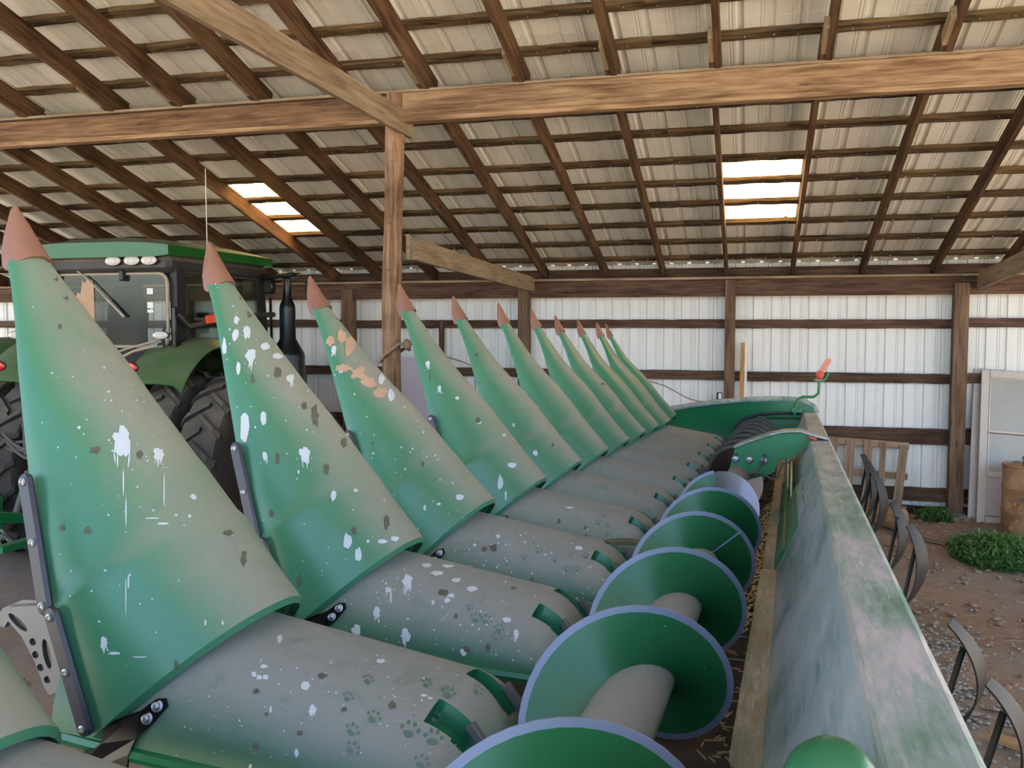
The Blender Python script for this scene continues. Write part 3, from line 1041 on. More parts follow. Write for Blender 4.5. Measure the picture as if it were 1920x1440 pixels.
# centre feed paddles
mb = HB(); helix(mb, -.55*T2, .2*T2, hand=-1, a0=4.78, pitch=.34, R1=.182, rim=.005)
o = mb.build('feed_paddle', ['grey_paddle', 'grey_paddle'], auger, fix=False); o['label'] = 'bare grey steel centre paddle'
mb = HB(); helix(mb, .45*T2, .8*T2, hand=-1, a0=5.3, pitch=.5, R1=.17, rim=.005)
o = mb.build('feed_paddle', ['grey_paddle', 'grey_paddle'], auger, fix=False); o['label'] = 'bare grey steel centre paddle'

# --- trough, wear plate, back sheet
A_N, A_F = .75, 9.33
mb = HB()
prof = [(-.62, -.90), (-.58, -.955), (-.50, -.985), (-.326, -.992), (-.16, -.98), (-.09, -.95), (-.05, -.90)]
mb.shell([[(x, a, z) for x, z in prof] for a in (A_N, 5, A_F)], .006)
o = mb.build('trough', 'trash', head); o['label'] = 'auger trough floor with crop trash'
def strip(name, mat, prof, a0, a1, th=.004, label=None, nseg=1):
    mb = HB(); mb.shell([[(x, a0+(a1-a0)*i/nseg, z) for x, z in prof] for i in range(nseg+1)], th)
    o = mb.build(name, mat, head, smooth=False, fix=True)
    if label: o['label'] = label
    return o
# wear plate with a rounded near end
mb = HB()
poly = [(-.118, 2.03), (-.112, 1.985), (-.09, 1.955), (-.07, 1.95), (-.045, 1.96), (-.045, 3.93), (-.112, 3.93)]
mb.prism(poly, -.876, -.869, lambda x, y, h: (x, y, h))
o = mb.build('wear_plate', 'wear_plate', head, smooth=False); o['label'] = 'flat dirty strip lying along the foot of the back sheet'
strip('wear_plate', 'wear_plate', [(-.11, -.90), (-.045, -.885)], .6, 9.3)
# face in two bands split by the seam, from foot to ridge
strip('back_sheet', 'sheet_face', [(-.048, -.895), (-.043, -.87), (.034, -.70)], .55, 4.00, label='grey dusty lower band of the back sheet')
strip('back_sheet', 'sheet_face', [(.034, -.700), (.115, -.496)], .55, 9.34, label='grey dusty upper band of the back sheet')
strip('back_sheet', 'sheet_face', [(-.048, -.895), (-.043, -.87), (.034, -.70)], 6.35, 9.34)
strip('top_cover', 'sheet_top', [(.112, -.500), (.120, -.493), (.226, -.493), (.234, -.498), (.234, -.56)], .55, 9.36, label='flat dusty top of the back sheet with green showing through', nseg=6)
strip('rear_sheet', 'green_metal', [(.234, -.56), (.234, -1.0)], .55, 9.34)
# green window frame and slanted braces in the far half of the face
strip('face_frame', 'green_metal', [(-.045, -.86), (-.018, -.80)], 4.0, 6.35, .012)
strip('face_frame', 'green_metal', [(.018, -.735), (.04, -.69)], 4.0, 6.35, .012)
strip('hinged_panel', 'green_metal', [(-.062, -.90), (-.012, -.80), (.012, -.735)], 4.02, 5.15, .006, 'green panel hinged open beside the wear plate')
for a in (4.0, 5.2, 5.9, 6.35):
    mb = HB(); mb.box((-.01, a, -.79), (.014, .03, .20), Matrix.Rotation(R(24), 4, 'Y')); mb.build('face_stile', 'green_metal', head, smooth=False)
mb = HB()
for a in (4.35, 4.75, 5.3, 5.7): mb.box((.062, a, -.625), (.008, .20, .010), Matrix.Rotation(R(22), 4, 'Y'))
o = mb.build('face_slot', 'green_metal', head, smooth=False); o['label'] = 'short green ribs where the dust has been knocked off'
mb = HB(); mb.prism([(5.2, -.99), (5.9, -.99), (5.9, -.62), (5.2, -.62)], .0, .01, lambda x, y, h: (h, x, y)); o = mb.build('feeder_liner', 'cream', head, smooth=False); o['label'] = 'cream liner behind the centre opening'
mb = HB(); mb.prism([(6.0, -.97), (6.9, -.97), (6.9, -.62), (6.0, -.62)], -.02, -.01, lambda x, y, h: (h, x, y)); o = mb.build('feeder_liner', 'cream', head, smooth=False); o['label'] = 'cream liner behind the centre opening'
mb = HB()
for j in range(12): mb.box((-.048, 5.25+.11*j, -.83), (.01, .045, .02))
mb.build('perforated_strip', 'black', head, smooth=False)
# end cap of the near end of the cover: blurred round green knob
mb = HB(); rw = []
for i in range(9):
    t = math.pi/2*i/8
    rw.append([(.052+.058*math.cos(t)*math.cos(k*T2/20), 1.10+.058*math.cos(t)*math.sin(k*T2/20), -.500+.066*math.sin(t)) for k in range(20)])
rw.insert(0, [(q[0], q[1], q[2]-.12) for q in rw[0]])
mb.grid(rw, closed=True)
o = mb.build('round_cap', 'clean_green', head); o['label'] = 'smooth round green cap at the near end of the top'

# --- centre bearing bracket
mb = HB()
zb = 6.0
poly = [(-.345, -.557), (-.279, -.527), (-.141, -.474), (-.05, -.452), (.053, -.446), (.143, -.477), (.102, -.532), (-.015, -.618), (-.073, -.621), (-.098, -.700), (-.143, -.726), (-.176, -.772), (-.25, -.82), (-.35, -.83), (-.402, -.784), (-.37, -.66)]
mb.prism([(x, y) for x, y in poly], zb, zb+.012, lambda x, y, h: (x, h, y))
br = mb.build('bearing_bracket', 'green_metal', head, smooth=False); br['label'] = 'green bracket plate carrying the auger bearing'
mb = HB()
top = [(-.350, -.560), (-.279, -.527), (-.141, -.474), (-.05, -.450), (.053, -.442), (.150, -.470), (.225, -.486)]
mb.shell([[(x, a, z+.004) for x, z in top] for a in (zb-.03, zb+.20)], .01)
o = mb.build('bracket_flange', 'sheet_top', br, smooth=False); o['label'] = 'dusty folded top flange'
for x, z in ((-.341, -.628), (-.254, -.628), (-.162, -.630)):
    mb = HB(); mb.lathe([(.002, -.012), (.018, -.010), (.024, -.004), (.025, .006)], (x, zb-.004, z), 'y', 14); mb.build('bolt', 'bolt', br)
for x, z in ((-.336, -.598), (-.16, -.598)):
    mb = HB(); mb.box((x, zb-.001, z), (.020, .004, .018)); mb.build('square_hole', 'black', br, smooth=False)
mb = HB(); mb.tube([(-.155, zb-.03, -.60), (-.20, zb-.03, -.69), (-.225, zb-.03, -.76)], .006, 8)
mb.tube([(-.255, zb-.03, -.715), (-.20, zb-.035, -.705), (-.10, zb-.03, -.745), (-.075, zb-.02, -.72), (-.05, zb-.01, -.64), (.02, zb-.005, -.625)], .007, 8)
mb.tube([(-.27, zb-.03, -.74), (-.22, zb-.03, -.765), (-.16, zb-.03, -.775)], .006, 8)
mb.build('lock_rod', 'link_grey', br)
mb = HB(); mb.box((.128, zb-.02, -.475), (.05, .05, .02), Matrix.Rotation(R(15), 4, 'Y'), bev=.006)
o = mb.build('red_block', 'rust_red', br, smooth=False); o['label'] = 'faded red block on the flange'

# --- far end shield
ZE_ = 9.36
sh_top = [(-1.20, -.494), (-1.0, -.456), (-.746, -.417), (-.48, -.385), (-.227, -.367), (-.05, -.364), (.10, -.375), (.20, -.430), (.235, -.50)]
mb = HB()
rows = []
for da, dz, bot in ((.0, 0, -1.02), ):
    pass
# bulging outer skin: swells away from the camera towards its middle, rolled dusty rim on top
rows = []
for j in range(9):
    u_ = j/8
    row = []
    for i, (x, z) in enumerate(sh_top):
        zz = z+(-1.02-z)*u_
        bulge = .10*math.sin(math.pi*min(1, (x+1.25)/.95))*math.sin(math.pi*(u_*.8+.1)) if x < -.3 else 0
        row.append((x, ZE_+.03+bulge, zz))
    rows.append(row)
mb.shell(rows, .012)
sh = mb.build('end_shield', 'green_shield', head, angle=60); sh['label'] = 'tall curved glossy green end shield at the far end'
mb = HB(); mb.tube([(x, ZE_+.045, z) for x, z in sh_top], .028, 10); o = mb.build('shield_rim', 'sheet_top', sh); o['label'] = 'dusty rolled upper rim'
mb = HB(); mb.tube([(-.56, ZE_-.01, -.99), (-.56, ZE_-.01, -.82), (-.535, ZE_-.01, -.66), (-.46, ZE_-.01, -.575), (-.327, ZE_-.01, -.522), (-.1, ZE_-.01, -.503), (.09, ZE_-.01, -.503)], .014, 8); mb.build('shield_moulding', 'black_plastic', sh)
mb = HB(); mb.tube([(-.50, ZE_-.02, -.99), (-.50, ZE_-.02, -.80), (-.45, ZE_-.02, -.66), (-.36, ZE_-.02, -.58), (-.2, ZE_-.02, -.548), (.09, ZE_-.02, -.548)], .010, 8); mb.build('shield_moulding', 'clean_green', sh)
mb = HB(); mb.prism([(-.48, -1.0), (-.46, -.74), (-.38, -.62), (-.22, -.57), (.10, -.57), (.10, -1.0)], ZE_-.03, ZE_-.02, lambda x, y, h: (x, h, y)); mb.build('inner_panel', 'green_shield', sh, smooth=False)
# bent handle with a salmon paddle
mb = HB(); mb.tube([(.03, ZE_-.08, -.52), (.035, ZE_-.08, -.44), (.06, ZE_-.08, -.355), (.10, ZE_-.08, -.335), (.20, ZE_-.08, -.335), (.245, ZE_-.08, -.30), (.25, ZE_-.08, -.20), (.25, ZE_-.08, -.16)], .014, 8)
hd = mb.build('handle', 'green_metal', head); hd['label'] = 'bent green rod with a salmon paddle'
mb = HB(); mb.box((.04, ZE_-.07, -.47), (.09, .05, .05), bev=.006); mb.build('clamp', 'green_metal', hd, smooth=False)
mb = HB()
mb.prism([(.215, -.17), (.235, -.09), (.30, .03), (.33, .045), (.355, .03), (.35, .0), (.28, -.12), (.27, -.17)], ZE_-.10, ZE_-.085, lambda x, y, h: (x, h, y))
e = mb.build('paddle', 'peach', hd, smooth=False); e['label'] = 'weathered salmon coloured paddle'
mb = HB(); mb.lathe([(.001, -.025), (.03, -.02), (.042, 0), (.03, .02), (.001, .02)], (.25, ZE_-.115, -.12), 'y', 14); e = mb.build('reflector', 'rust_red', hd)
mb = HB(); mb.tube([(.20, ZE_-.08, -.17), (.26, ZE_-.08, -.185), (.31, ZE_-.08, -.16), (.335, ZE_-.08, -.09)], .012, 6); mb.build('bracket', 'green_metal', hd)

# --- frame and stands that carry the head (mostly hidden)
mb = HB(); mb.box((-.10, 5.0, -1.15), (.22, 8.8, .22)); o = mb.build('main_frame', 'green_metal', head, smooth=False)
mb = HB(); mb.box((-.9, 5.0, -1.13), (.12, 8.6, .10)); o = mb.build('main_frame', 'black', head, smooth=False)
for a in (2.2, 4.4, 6.4, 8.4):
    gz = -2.5+.0372*a
    mb = HB()
    mb.box((-.5, a, -1.22), (1.0, .10, .08))
    for x in (-.92, -.1):
        mb.box((x, a, (-1.2+gz)/2), (.08, .08, abs(gz+1.2)+.03))
        mb.box((x, a, gz+.01), (.22, .22, .025))
    mb.build('support_stand', 'matte_black', head, smooth=False)
# crop trash and loose kernels lying in the trough
mb = HB()
for i in range(380):
    a = random.uniform(1.2, 8); x = random.uniform(-.20, -.07); z = -.965+(x+.326)**2*.9+.004
    ang = random.random()*3.1
    L_ = random.uniform(.01, .06)
    mb.box((x, a, z), (L_, .004, .003), Matrix.Rotation(ang, 4, 'Z'))
o = mb.build('crop_trash', 'straw', head, smooth=False); tag(o, kind='stuff')
mb = HB()
for i in range(500):
    a = random.uniform(3.2, 6.2); x = random.gauss(-.13, .02); z = -.972+(x+.326)**2*.9+.006
    mb.box((x, a, z), (.011, .008, .006), Matrix.Rotation(random.random()*3, 4, 'Z'), bev=.002)
o = mb.build('maize_kernels', 'kernel', head, smooth=False); tag(o, kind='stuff')
# dry corn husk caught between a hood and the auger
mb = HB(); rw = []
for i in range(9):
    t = i/8
    rw.append([(-.75+.23*t, 3.74+.02*t, -.80+.04*math.sin(t*3)+.006*math.cos(k)) if False else (-.76+.25*t, 3.70+.05*math.sin(k*.9)*math.sin(math.pi*(t*.9+.05)), -.79+.02*math.sin(t*3)+.018*math.cos(k*1.3)) for k in range(5)])
rw = [[(x, 3.70+(a-3.70)*.35, z+.02) for x, a, z in r_] for r_ in rw]
mb.shell(rw, .002)
o = mb.build('corn_husk', 'straw', head); o['label'] = 'dry tan husk caught beside the auger'


# ------------------------------------------------------------------ the tractor (parked nose to the back wall)
def build_tractor():
    T = empty('tractor', (-6.48, 8.35, 0))
    tag(T, 'green cabbed farm tractor parked facing the back wall behind the snouts', 'tractor')
    def P(name, mb, mat, parent=T, label=None, **k):
        o = mb.build(name, mat, parent, **k)
        if label: o['label'] = label
        return o
    HWc = .87
    # roof: arched green cap over a dark fascia
    def slab(y0, y1, xw, z0, zc, n=13, lip=.0):
        rows = []
        for j in range(9):
            u_ = j/8; y = y0+(y1-y0)*u_
            e = 1-abs(2*u_-1)**6
            rows.append([(xw*(2*i/(n-1)-1)*(1-.03*(1-e)), y, z0+(zc-z0)*(1-abs(2*i/(n-1)-1)**3.2)*(.35+.65*e)) for i in range(n)])
        return rows
    mb = MB(); top = slab(-.52, 1.50, .93, 3.31, 3.43); mb.grid(top)
    bot = [[(x, y, 3.20 if abs(x) < .9 else 3.215) for x, y, z in r_] for r_ in top]
    mb.grid([r_[::-1] for r_ in bot])
    for a, b in ((top, bot),):
        nr, nc = 9, 13
        ring = [(0, k) for k in range(nc)]+[(i, nc-1) for i in range(1, nr)]+[(nr-1, k) for k in range(nc-2, -1, -1)]+[(i, 0) for i in range(nr-2, 0, -1)]
        mb.grid([[a[i][k] for i, k in ring], [b[i][k] for i, k in ring]], closed=True)
    roof = P('cab_roof', mb, 'tractor_green', label='arched green cab roof', angle=50)
    mb = MB(); mb.box((0, .49, 3.13), (1.74, 1.90, .17), bev=.05); P('roof_fascia', mb, 'dusty_trim', label='dark dusty band under the roof edge')
    def oval(name, c, rx, rz, mat, dy=-.05, parent=T, face='y', label=None, seg=20):
        mb = MB()
        rows = []
        for rr, dd in ((1.08, .0), (1.12, -.012), (1.0, -.022)):
            rows.append([(c[0]+rx*rr*math.cos(k*T2/seg), c[1]+dd, c[2]+rz*rr*math.sin(k*T2/seg)) for k in range(seg)])
        mb.grid(rows, closed=True)
        ho = P(name, mb, 'matte_black', parent, label)
        mb = MB(); rows = []
        for rr, dd in ((1.0, -.020), (.8, -.030), (.4, -.036), (.001, -.038)):
            rows.append([(c[0]+rx*rr*math.cos(k*T2/seg), c[1]+dd, c[2]+rz*rr*math.sin(k*T2/seg)) for k in range(seg)])
        mb.grid(rows, closed=True)
        P('lens', mb, mat, ho)
        mb = MB()
        for q in (-.35, 0, .35): mb.box((c[0]+rx*q, c[1]-.036, c[2]), (rx*.10, .006, rz*.8))
        P('reflector', mb, 'bolt', ho, smooth=False)
        return ho
    for x in (.24, .46, .66): oval('work_light', (x, -.475, 3.165), .092, .048, 'clear_lens')
    oval('round_lamp', (-.58, -.475, 3.12), .052, .058, 'clear_lens')
    oval('round_lamp', (.80, 1.44, 3.14), .055, .055, 'clear_lens')
    # posts of the cab
    def post(name, p0, p1, r_, mat='matte_black'):
        mb = MB(); mb.tube([p0, p1], r_, 8); return P(name, mb, mat)
    for sx in (-1, 1):
        mb = MB(); mb.prism([(-.36, 2.25), (-.22, 2.25), (-.22, 3.10), (-.36, 3.10)], sx*.80, sx*.88, lambda x, y, h: (h, x, y)); P('rear_pillar', mb, 'matte_black', smooth=False)
        mb = MB(); mb.prism([(1.40, 1.60), (1.52, 1.60), (1.34, 3.10), (1.20, 3.10)], sx*.80, sx*.87, lambda x, y, h: (h, x, y)); P('front_pillar', mb, 'matte_black', smooth=False)
        mb = MB(); mb.prism([(-.22, 2.28), (-.05, 1.75), (1.40, 1.65), (1.22, 3.06), (-.22, 3.06)], sx*.845, sx*.851, lambda x, y, h: (h, x, y)); e = P('side_glass', mb, 'glass', smooth=False)
        mb = MB(); mb.tube([(sx*.86, -.21, 3.05), (sx*.86, 1.22, 3.05), (sx*.86, 1.41, 1.66), (sx*.86, -.04, 1.76), (sx*.86, -.21, 2.30), (sx*.86, -.21, 3.05)], .014, 6); P('door_frame', mb, 'dusty_trim')
    # rear window: rounded frame, pane, seal
    def rrect(x0, x1, z0, z1, r_, y):
        pts = []
        for cx, cz, a0 in ((x1-r_, z1-r_, 0), (x0+r_, z1-r_, 90), (x0+r_, z0+r_, 180), (x1-r_, z0+r_, 270)):
            for k in range(6):
                t = R(a0+18*k); pts.append((cx+r_*math.cos(t), y, cz+r_*math.sin(t)))
        return pts
    fr = rrect(-.80, .80, 2.30, 3.04, .10, -.40)
    mb = MB(); mb.tube(fr+[fr[0]], .017, 8); rw_ = P('rear_window', mb, 'beige_trim', label='dusty beige rubber seal round the rear window')
    mb = MB(); mb.add(fr, [tuple(range(len(fr)))]); P('pane', mb, 'glass', rw_, smooth=False, fix=False)
    mb = MB(); mb.tube([(-.28, -.425, 3.10), (-.10, -.44, 2.98), (.12, -.44, 2.78), (.30, -.43, 2.60)], .009, 6); mb.box((.22, -.44, 2.69), (.26, .012, .02), Matrix.Rotation(R(42), 4, 'Y')); P('wiper', mb, 'beige_trim', rw_)
    for x in (-.50, .30):
        mb = MB(); mb.box((x, -.435, 3.02), (.06, .05, .11), bev=.012); P('window_hinge', mb, 'matte_black', rw_)
    # dried mud smear down the pane
    mb = MB(); vs = []
    for x, zt, zb in [(-.44, 2.72, 2.50), (-.36, 2.86, 2.44), (-.33, 2.84, 2.40), (-.30, 2.98, 2.36), (-.27, 2.95, 2.34), (-.24, 3.00, 2.33), (-.21, 2.97, 2.34), (-.18, 2.98, 2.35), (-.165, 2.93, 2.38)]:
        vs.append((x, zt, zb))
    vs = [(x+.10, zt, zb) for x, zt, zb in vs]
    for a, b in zip(vs, vs[1:]):
        mb.add([(a[0], -.407, a[2]), (b[0], -.407, b[2]), (b[0], -.407, b[1]), (a[0], -.407, a[1])], [(0, 1, 2, 3)])
    e = P('mud_smear', mb, 'mud', rw_, smooth=False, fix=False); e['label'] = 'tall smear of dried mud on the pane'
    for z in (2.86, 2.72, 2.66):
        mb = MB(); mb.box((.60, -.405, z), (.07, .004, .06 if z > 2.7 else .03)); P('sticker', mb, 'sticker', rw_, smooth=False)
    # cab interior: seat, wheel, console, headliner
    mb = MB(); mb.box((0, .25, 2.00), (.52, .5, .14), bev=.05); mb.box((0, .0, 2.42), (.50, .14, .78), Matrix.Rotation(R(-8), 4, 'X'), bev=.06); mb.box((0, -.04, 2.86), (.26, .10, .16), bev=.04)
    P('seat', mb, 'cloth_dark')
    mb = MB(); mb.tube([(.22*math.cos(k*T2/20), .92+.06*math.sin(k*T2/20), 2.42+.20*math.sin(k*T2/20)) for k in range(21)], .016, 8); mb.tube([(0, .92, 2.42), (0, 1.12, 2.0)], .035, 8); mb.box((0, .93, 2.42), (.38, .02, .03))
    P('steering_wheel', mb, 'matte_black')
    mb = MB(); mb.box((.42, .35, 2.18), (.16, .6, .14), bev=.03); mb.box((.60, .50, 2.55), (.04, .20, .24), bev=.02); mb.tube([(.50, .4, 2.25), (.56, .45, 2.5)], .015, 6); mb.tube([(.48, .72, 2.2), (.40, .62, 2.55), (.30, .6, 2.62)], .018, 6)
    P('armrest_console', mb, 'cloth_dark')
    mb = MB(); mb.box((0, .5, 3.06), (1.64, 1.6, .04)); mb.box((0, .55, 1.72), (1.62, 1.7, .10)); mb.box((0, -.30, 2.14), (1.6, .14, .26)); P('cab_lining', mb, 'cloth_dark', smooth=False)
    # body under the cab, hood with yellow stripe
    mb = MB(); mb.box((0, .3, 1.45), (1.0, 2.6, .55), bev=.05); mb.box((0, 0, 1.0), (1.1, 1.0, .6), bev=.06); mb.box((0, 1.8, 1.1), (.55, 2.4, .5), bev=.04); P('chassis', mb, 'black', smooth=False)
    rows = []
    for y, wx, zt in ((1.38, .52, 2.36), (1.8, .52, 2.33), (2.4, .49, 2.25), (2.9, .46, 2.14), (3.25, .42, 2.0), (3.36, .36, 1.84)):
        rows.append([(-wx, y, 1.25), (-wx, y, zt-.12), (-wx*.86, y, zt-.03), (-wx*.5, y, zt), (0, y, zt+.015), (wx*.5, y, zt), (wx*.86, y, zt-.03), (wx, y, zt-.12), (wx, y, 1.25)])
    mb = MB(); mb.grid(rows); mb.f.append(tuple(len(mb.v)-9+k for k in range(9))); mb.mi.append(0); P('engine_hood', mb, 'tractor_green', label='green engine hood', angle=50)
    for sx in (-1, 1):
        mb = MB(); mb.prism([(1.40, 2.10), (3.15, 1.86), (3.15, 1.80), (1.40, 2.0)], sx*.515, sx*.530, lambda x, y, h: (h-(x-1.4)*.045*(1 if h > 0 else -1), x, y)); P('hood_stripe', mb, 'tractor_yellow', smooth=False, label='yellow stripe along the hood')
    # exhaust stack on the right front corner of the cab
    mb = MB(); mb.lathe([(.0, 1.15), (.19, 1.15), (.195, 2.16), (.185, 2.20), (.095, 2.36), (.093, 2.72), (.088, 2.76), (.050, 2.84), (.048, 3.06), (.052, 3.07), (.04, 3.07), (.0005, 3.0)], (1.17, 1.35, 0), seg=28)
    P('exhaust_stack', mb, 'gloss_black', angle=30, label='tall stepped black exhaust stack')
    # mirror arm, box and flat plate at the stack top
    mb = MB(); mb.box((1.12, 1.30, 3.09), (.40, .22, .055), Matrix.Rotation(R(-6), 4, 'Y'), bev=.012); mb.box((.98, 1.28, 2.98), (.12, .10, .18), bev=.015); mb.tube([(.90, 1.40, 3.1), (1.0, 1.3, 3.08)], .02, 6)
    P('mirror_arm', mb, 'gloss_black')
    mb = MB(); mb.tube([(1.22, 1.30, 3.09), (1.40, 1.30, 3.105), (1.43, 1.30, 3.08), (1.44, 1.30, 3.0)], .012, 6); mb.box((1.47, 1.30, 2.92), (.07, .04, .20), bev=.015); P('mirror', mb, 'matte_black')
    mb = MB(); mb.tube([(.93, 1.38, 2.85), (.93, 1.40, 2.2)], .018, 6); P('grab_rail', mb, 'gloss_black')
    # fenders with lamps
    for sx in (-1, 1):
        rows = []
        for k in range(17):
            t = R(40+k*6.6)
            yy = -.05-1.12*math.cos(t)*.86; zz = 1.12+1.16*math.sin(t)*1.03+.02
            rows.append([(sx*(.56), yy, zz), (sx*.70, yy, zz+.03), (sx*.95, yy, zz+.035), (sx*1.12, yy, zz+.02), (sx*1.20, yy, zz-.05)])
        mb = MB(); mb.shell(rows if sx > 0 else [r_[::-1] for r_ in rows], .02)
        f_ = P('fender', mb, 'tractor_green', label='curved green fender with dust on top', angle=60)
        mb = MB(); mb.prism([(-.9, 1.5), (.8, 1.5), (.6, 2.15), (-.1, 2.28), (-.6, 2.15)], sx*.55, sx*.57, lambda x, y, h: (h, x, y)); P('fender_liner', mb, 'black', f_, smooth=False)
        lo = oval('tail_lamp', (sx*.76, -.965, 2.115), .105, .052, 'red_lens', parent=f_)
        lo['label'] = 'oval red and amber tail lamp'
        mb = MB(); rows = []
        for rr, yy in ((.98, -.985), (.9, -1.0)):
            rows.append([(sx*.76+.105*rr*math.cos(R(10+k*16)), yy, 2.115+.050*rr*math.sin(R(10+k*16))) for k in range(11)])
        mb.add(rows[1]+[(sx*.76, -1.006, 2.125)], [(k, k+1, 11) for k in range(10)]); lo2 = P('lens', mb, 'amber_lens', f_, fix=False, label='amber upper half of the tail lamp')
        # work light on the fender
        wl = oval('work_light', (sx*.86, -.60, 2.42), .088, .040, 'clear_lens')
        mb = MB(); mb.tube([(sx*.86, -.58, 2.38), (sx*.86, -.56, 2.30)], .018, 6); P('stem', mb, 'black', wl)
    mb = MB(); mb.tube([(.92, -.42, 2.62), (1.0, -.35, 2.5), (1.24, .3, 2.62), (1.24, .9, 2.64)], .03, 8); mb.box((.89, -.40, 2.50), (.05, .08, .40), bev=.01)
    hr = P('hand_rail', mb, 'black')
    mb = MB(); mb.box((1.17, -.0, 2.60), (.03, .42, .085), Matrix.Rotation(R(8), 4, 'X') @ Matrix.Rotation(R(-22), 4, 'Z'), bev=.006)
    P('reflector_strip', mb, 'orange_red', smooth=False, label='bright orange red reflector strip')
    mb = MB(); mb.tube([(.78, -.55, 2.32), (.55, -.62, 2.26), (.40, -.60, 2.20)], .015, 6); mb.tube([(.80, -.5, 2.38), (.45, -.6, 2.28), (.2, -.62, 2.2)], .012, 6); P('wiring', mb, 'beige_trim')
    # antenna
    mb = MB(); mb.tube([(.90, .15, 3.18), (.90, .15, 3.30)], .012, 6); mb.tube([(.90, .15, 3.26), (.898, .15, 4.16)], .0055, 6); P('antenna', mb, 'white_pvc', label='thin white whip antenna')
    # wheels
    def wheel(name, c, Ro, wd, rim_r, out, parent, lugs=22):
        mb = MB(); h = wd/2
        prof = [(rim_r, -h*.86), (rim_r+.05, -h*.95), ((Ro+rim_r)/2, -h*1.06), (Ro-.10, -h*.98), (Ro-.055, -h*.85), (Ro-.045, -h*.4), (Ro-.04, 0), (Ro-.045, h*.4), (Ro-.055, h*.85), (Ro-.10, h*.98), ((Ro+rim_r)/2, h*1.06), (rim_r+.05, h*.95), (rim_r, h*.86)]
        mb.lathe(prof, (0, 0, 0), 'x', 48)
        # chevron lugs: each a curved wedge running from the shoulder to past the middle
        for k in range(lugs*2):
            side = 1 if k % 2 else -1
            base = T2*k/(lugs*2)
            sec = []
            for j in range(5):
                u_ = j/4
                x = side*(h*1.0-u_*h*1.12)
                t = base+side*0+u_*.20
                rt = Ro-.004-(.05 if j == 0 else 0)
                wj = .024+.006*(1-u_)
                q = []
                for rr, dt in ((Ro-.09, -wj/Ro*1.5), (rt, -wj/Ro), (rt, wj/Ro), (Ro-.09, wj/Ro*1.5)):
                    q.append((x, rr*math.sin(t+dt), rr*math.cos(t+dt)))
                sec.append(q)
            mb.grid(sec, closed=True)
            n_ = len(mb.v); mb.f += [(n_-20, n_-19, n_-18, n_-17), (n_-1, n_-2, n_-3, n_-4)]; mb.mi += [0, 0]
        o = mb.build(name, 'rubber', parent, angle=30)
        o.location = c
        o['label'] = 'lugged black rubber tyre'
        mb = MB(); s_ = 1 if out > 0 else -1
        mb.lathe([(rim_r+.01, s_*h*.88), (rim_r-.02, s_*h*.80), (rim_r-.03, s_*h*.25), (rim_r-.06, s_*h*.10), (.30, s_*h*.06), (.27, -s_*h*.05), (.18, -s_*h*.05), (.17, 0), (.0005, 0)], (0, 0, 0), 'x', 40)
        rm = mb.build('rim', 'tractor_yellow', o, angle=40); rm['label'] = 'yellow wheel rim'
        for k in range(10):
            t = T2*k/10
            mb = MB(); mb.lathe([(.016, 0), (.016, .02), (.0005, .02)], (s_*h*.07, .235*math.cos(t), .235*math.sin(t)), 'x', 8); mb.build('wheel_nut', 'tractor_yellow', rm, smooth=False)
        return o
    r0 = wheel('wheel', (.84, 0, 1.02), 1.02, .46, .50, 1, T)
    r1 = copy_tree(r0, T); r1.location = (1.42, 0, 1.02); r1.rotation_euler = (.09, 0, 0)
    r2 = copy_tree(r0, T); r2.location = (-.84, 0, 1.02); r2.rotation_euler = (0, 0, math.pi)
    r3 = copy_tree(r0, T); r3.location = (-1.42, 0, 1.02); r3.rotation_euler = (.05, 0, math.pi)
    mb = MB(); mb.tube([(-1.85, 0, 1.02), (1.85, 0, 1.02)], .055, 16); P('axle', mb, 'link_grey')
    f0 = wheel('wheel', (.80, 2.65, .72), .72, .36, .36, 1, T, 18)
    f1 = copy_tree(f0, T); f1.location = (-.80, 2.65, .72); f1.rotation_euler = (0, 0, math.pi)
    # rear linkage
    for sx in (-1, 1):
        mb = MB(); mb.box((sx*.45, -1.05, .62), (.07, 1.0, .10), Matrix.Rotation(R(-14), 4, 'X'), bev=.01); mb.box((sx*.45, -1.52, .50), (.10, .16, .16), bev=.02); P('lower_link', mb, 'green_metal')
        mb = MB(); mb.tube([(sx*.42, -.55, 1.60), (sx*.46, -.95, 1.0), (sx*.46, -1.1, .68)], .035, 8); mb.box((sx*.43, -.75, 1.32), (.09, .09, .22), Matrix.Rotation(R(-25), 4, 'X')); P('lift_link', mb, 'link_grey')
        mb = MB(); mb.tube([(sx*.36, -.3, 1.56), (sx*.42, -.58, 1.62)], .06, 10); P('lift_arm', mb, 'link_grey')
        mb = MB()
        for j in range(9): mb.tube([(sx*.55+.02*(j % 2), -1.2-.02*j, .48-.02*j), (sx*.55+.02*((j+1) % 2), -1.2-.02*j, .43-.02*j)], .012, 6)
        P('check_chain', mb, 'bolt')
    mb = MB(); mb.box((-.45, -.55, 1.72), (.34, .12, .30), bev=.02); mb.box((0, -.60, 1.70), (.5, .16, .24), bev=.02); mb.box((-.62, -.66, 1.70), (.05, .1, .24), bev=.01)
    for i in range(5): mb.box((-.62+.09*i, -.64, 1.66), (.05, .06, .14), bev=.01)
    P('remote_valves', mb, 'green_metal', smooth=False)
    mb = MB(); mb.tube([(0, -.6, 1.35), (0, -1.25, 1.2)], .035, 8); mb.tube([(0, -1.15, 1.22), (0, -1.45, 1.15)], .025, 8); P('top_link', mb, 'link_grey')
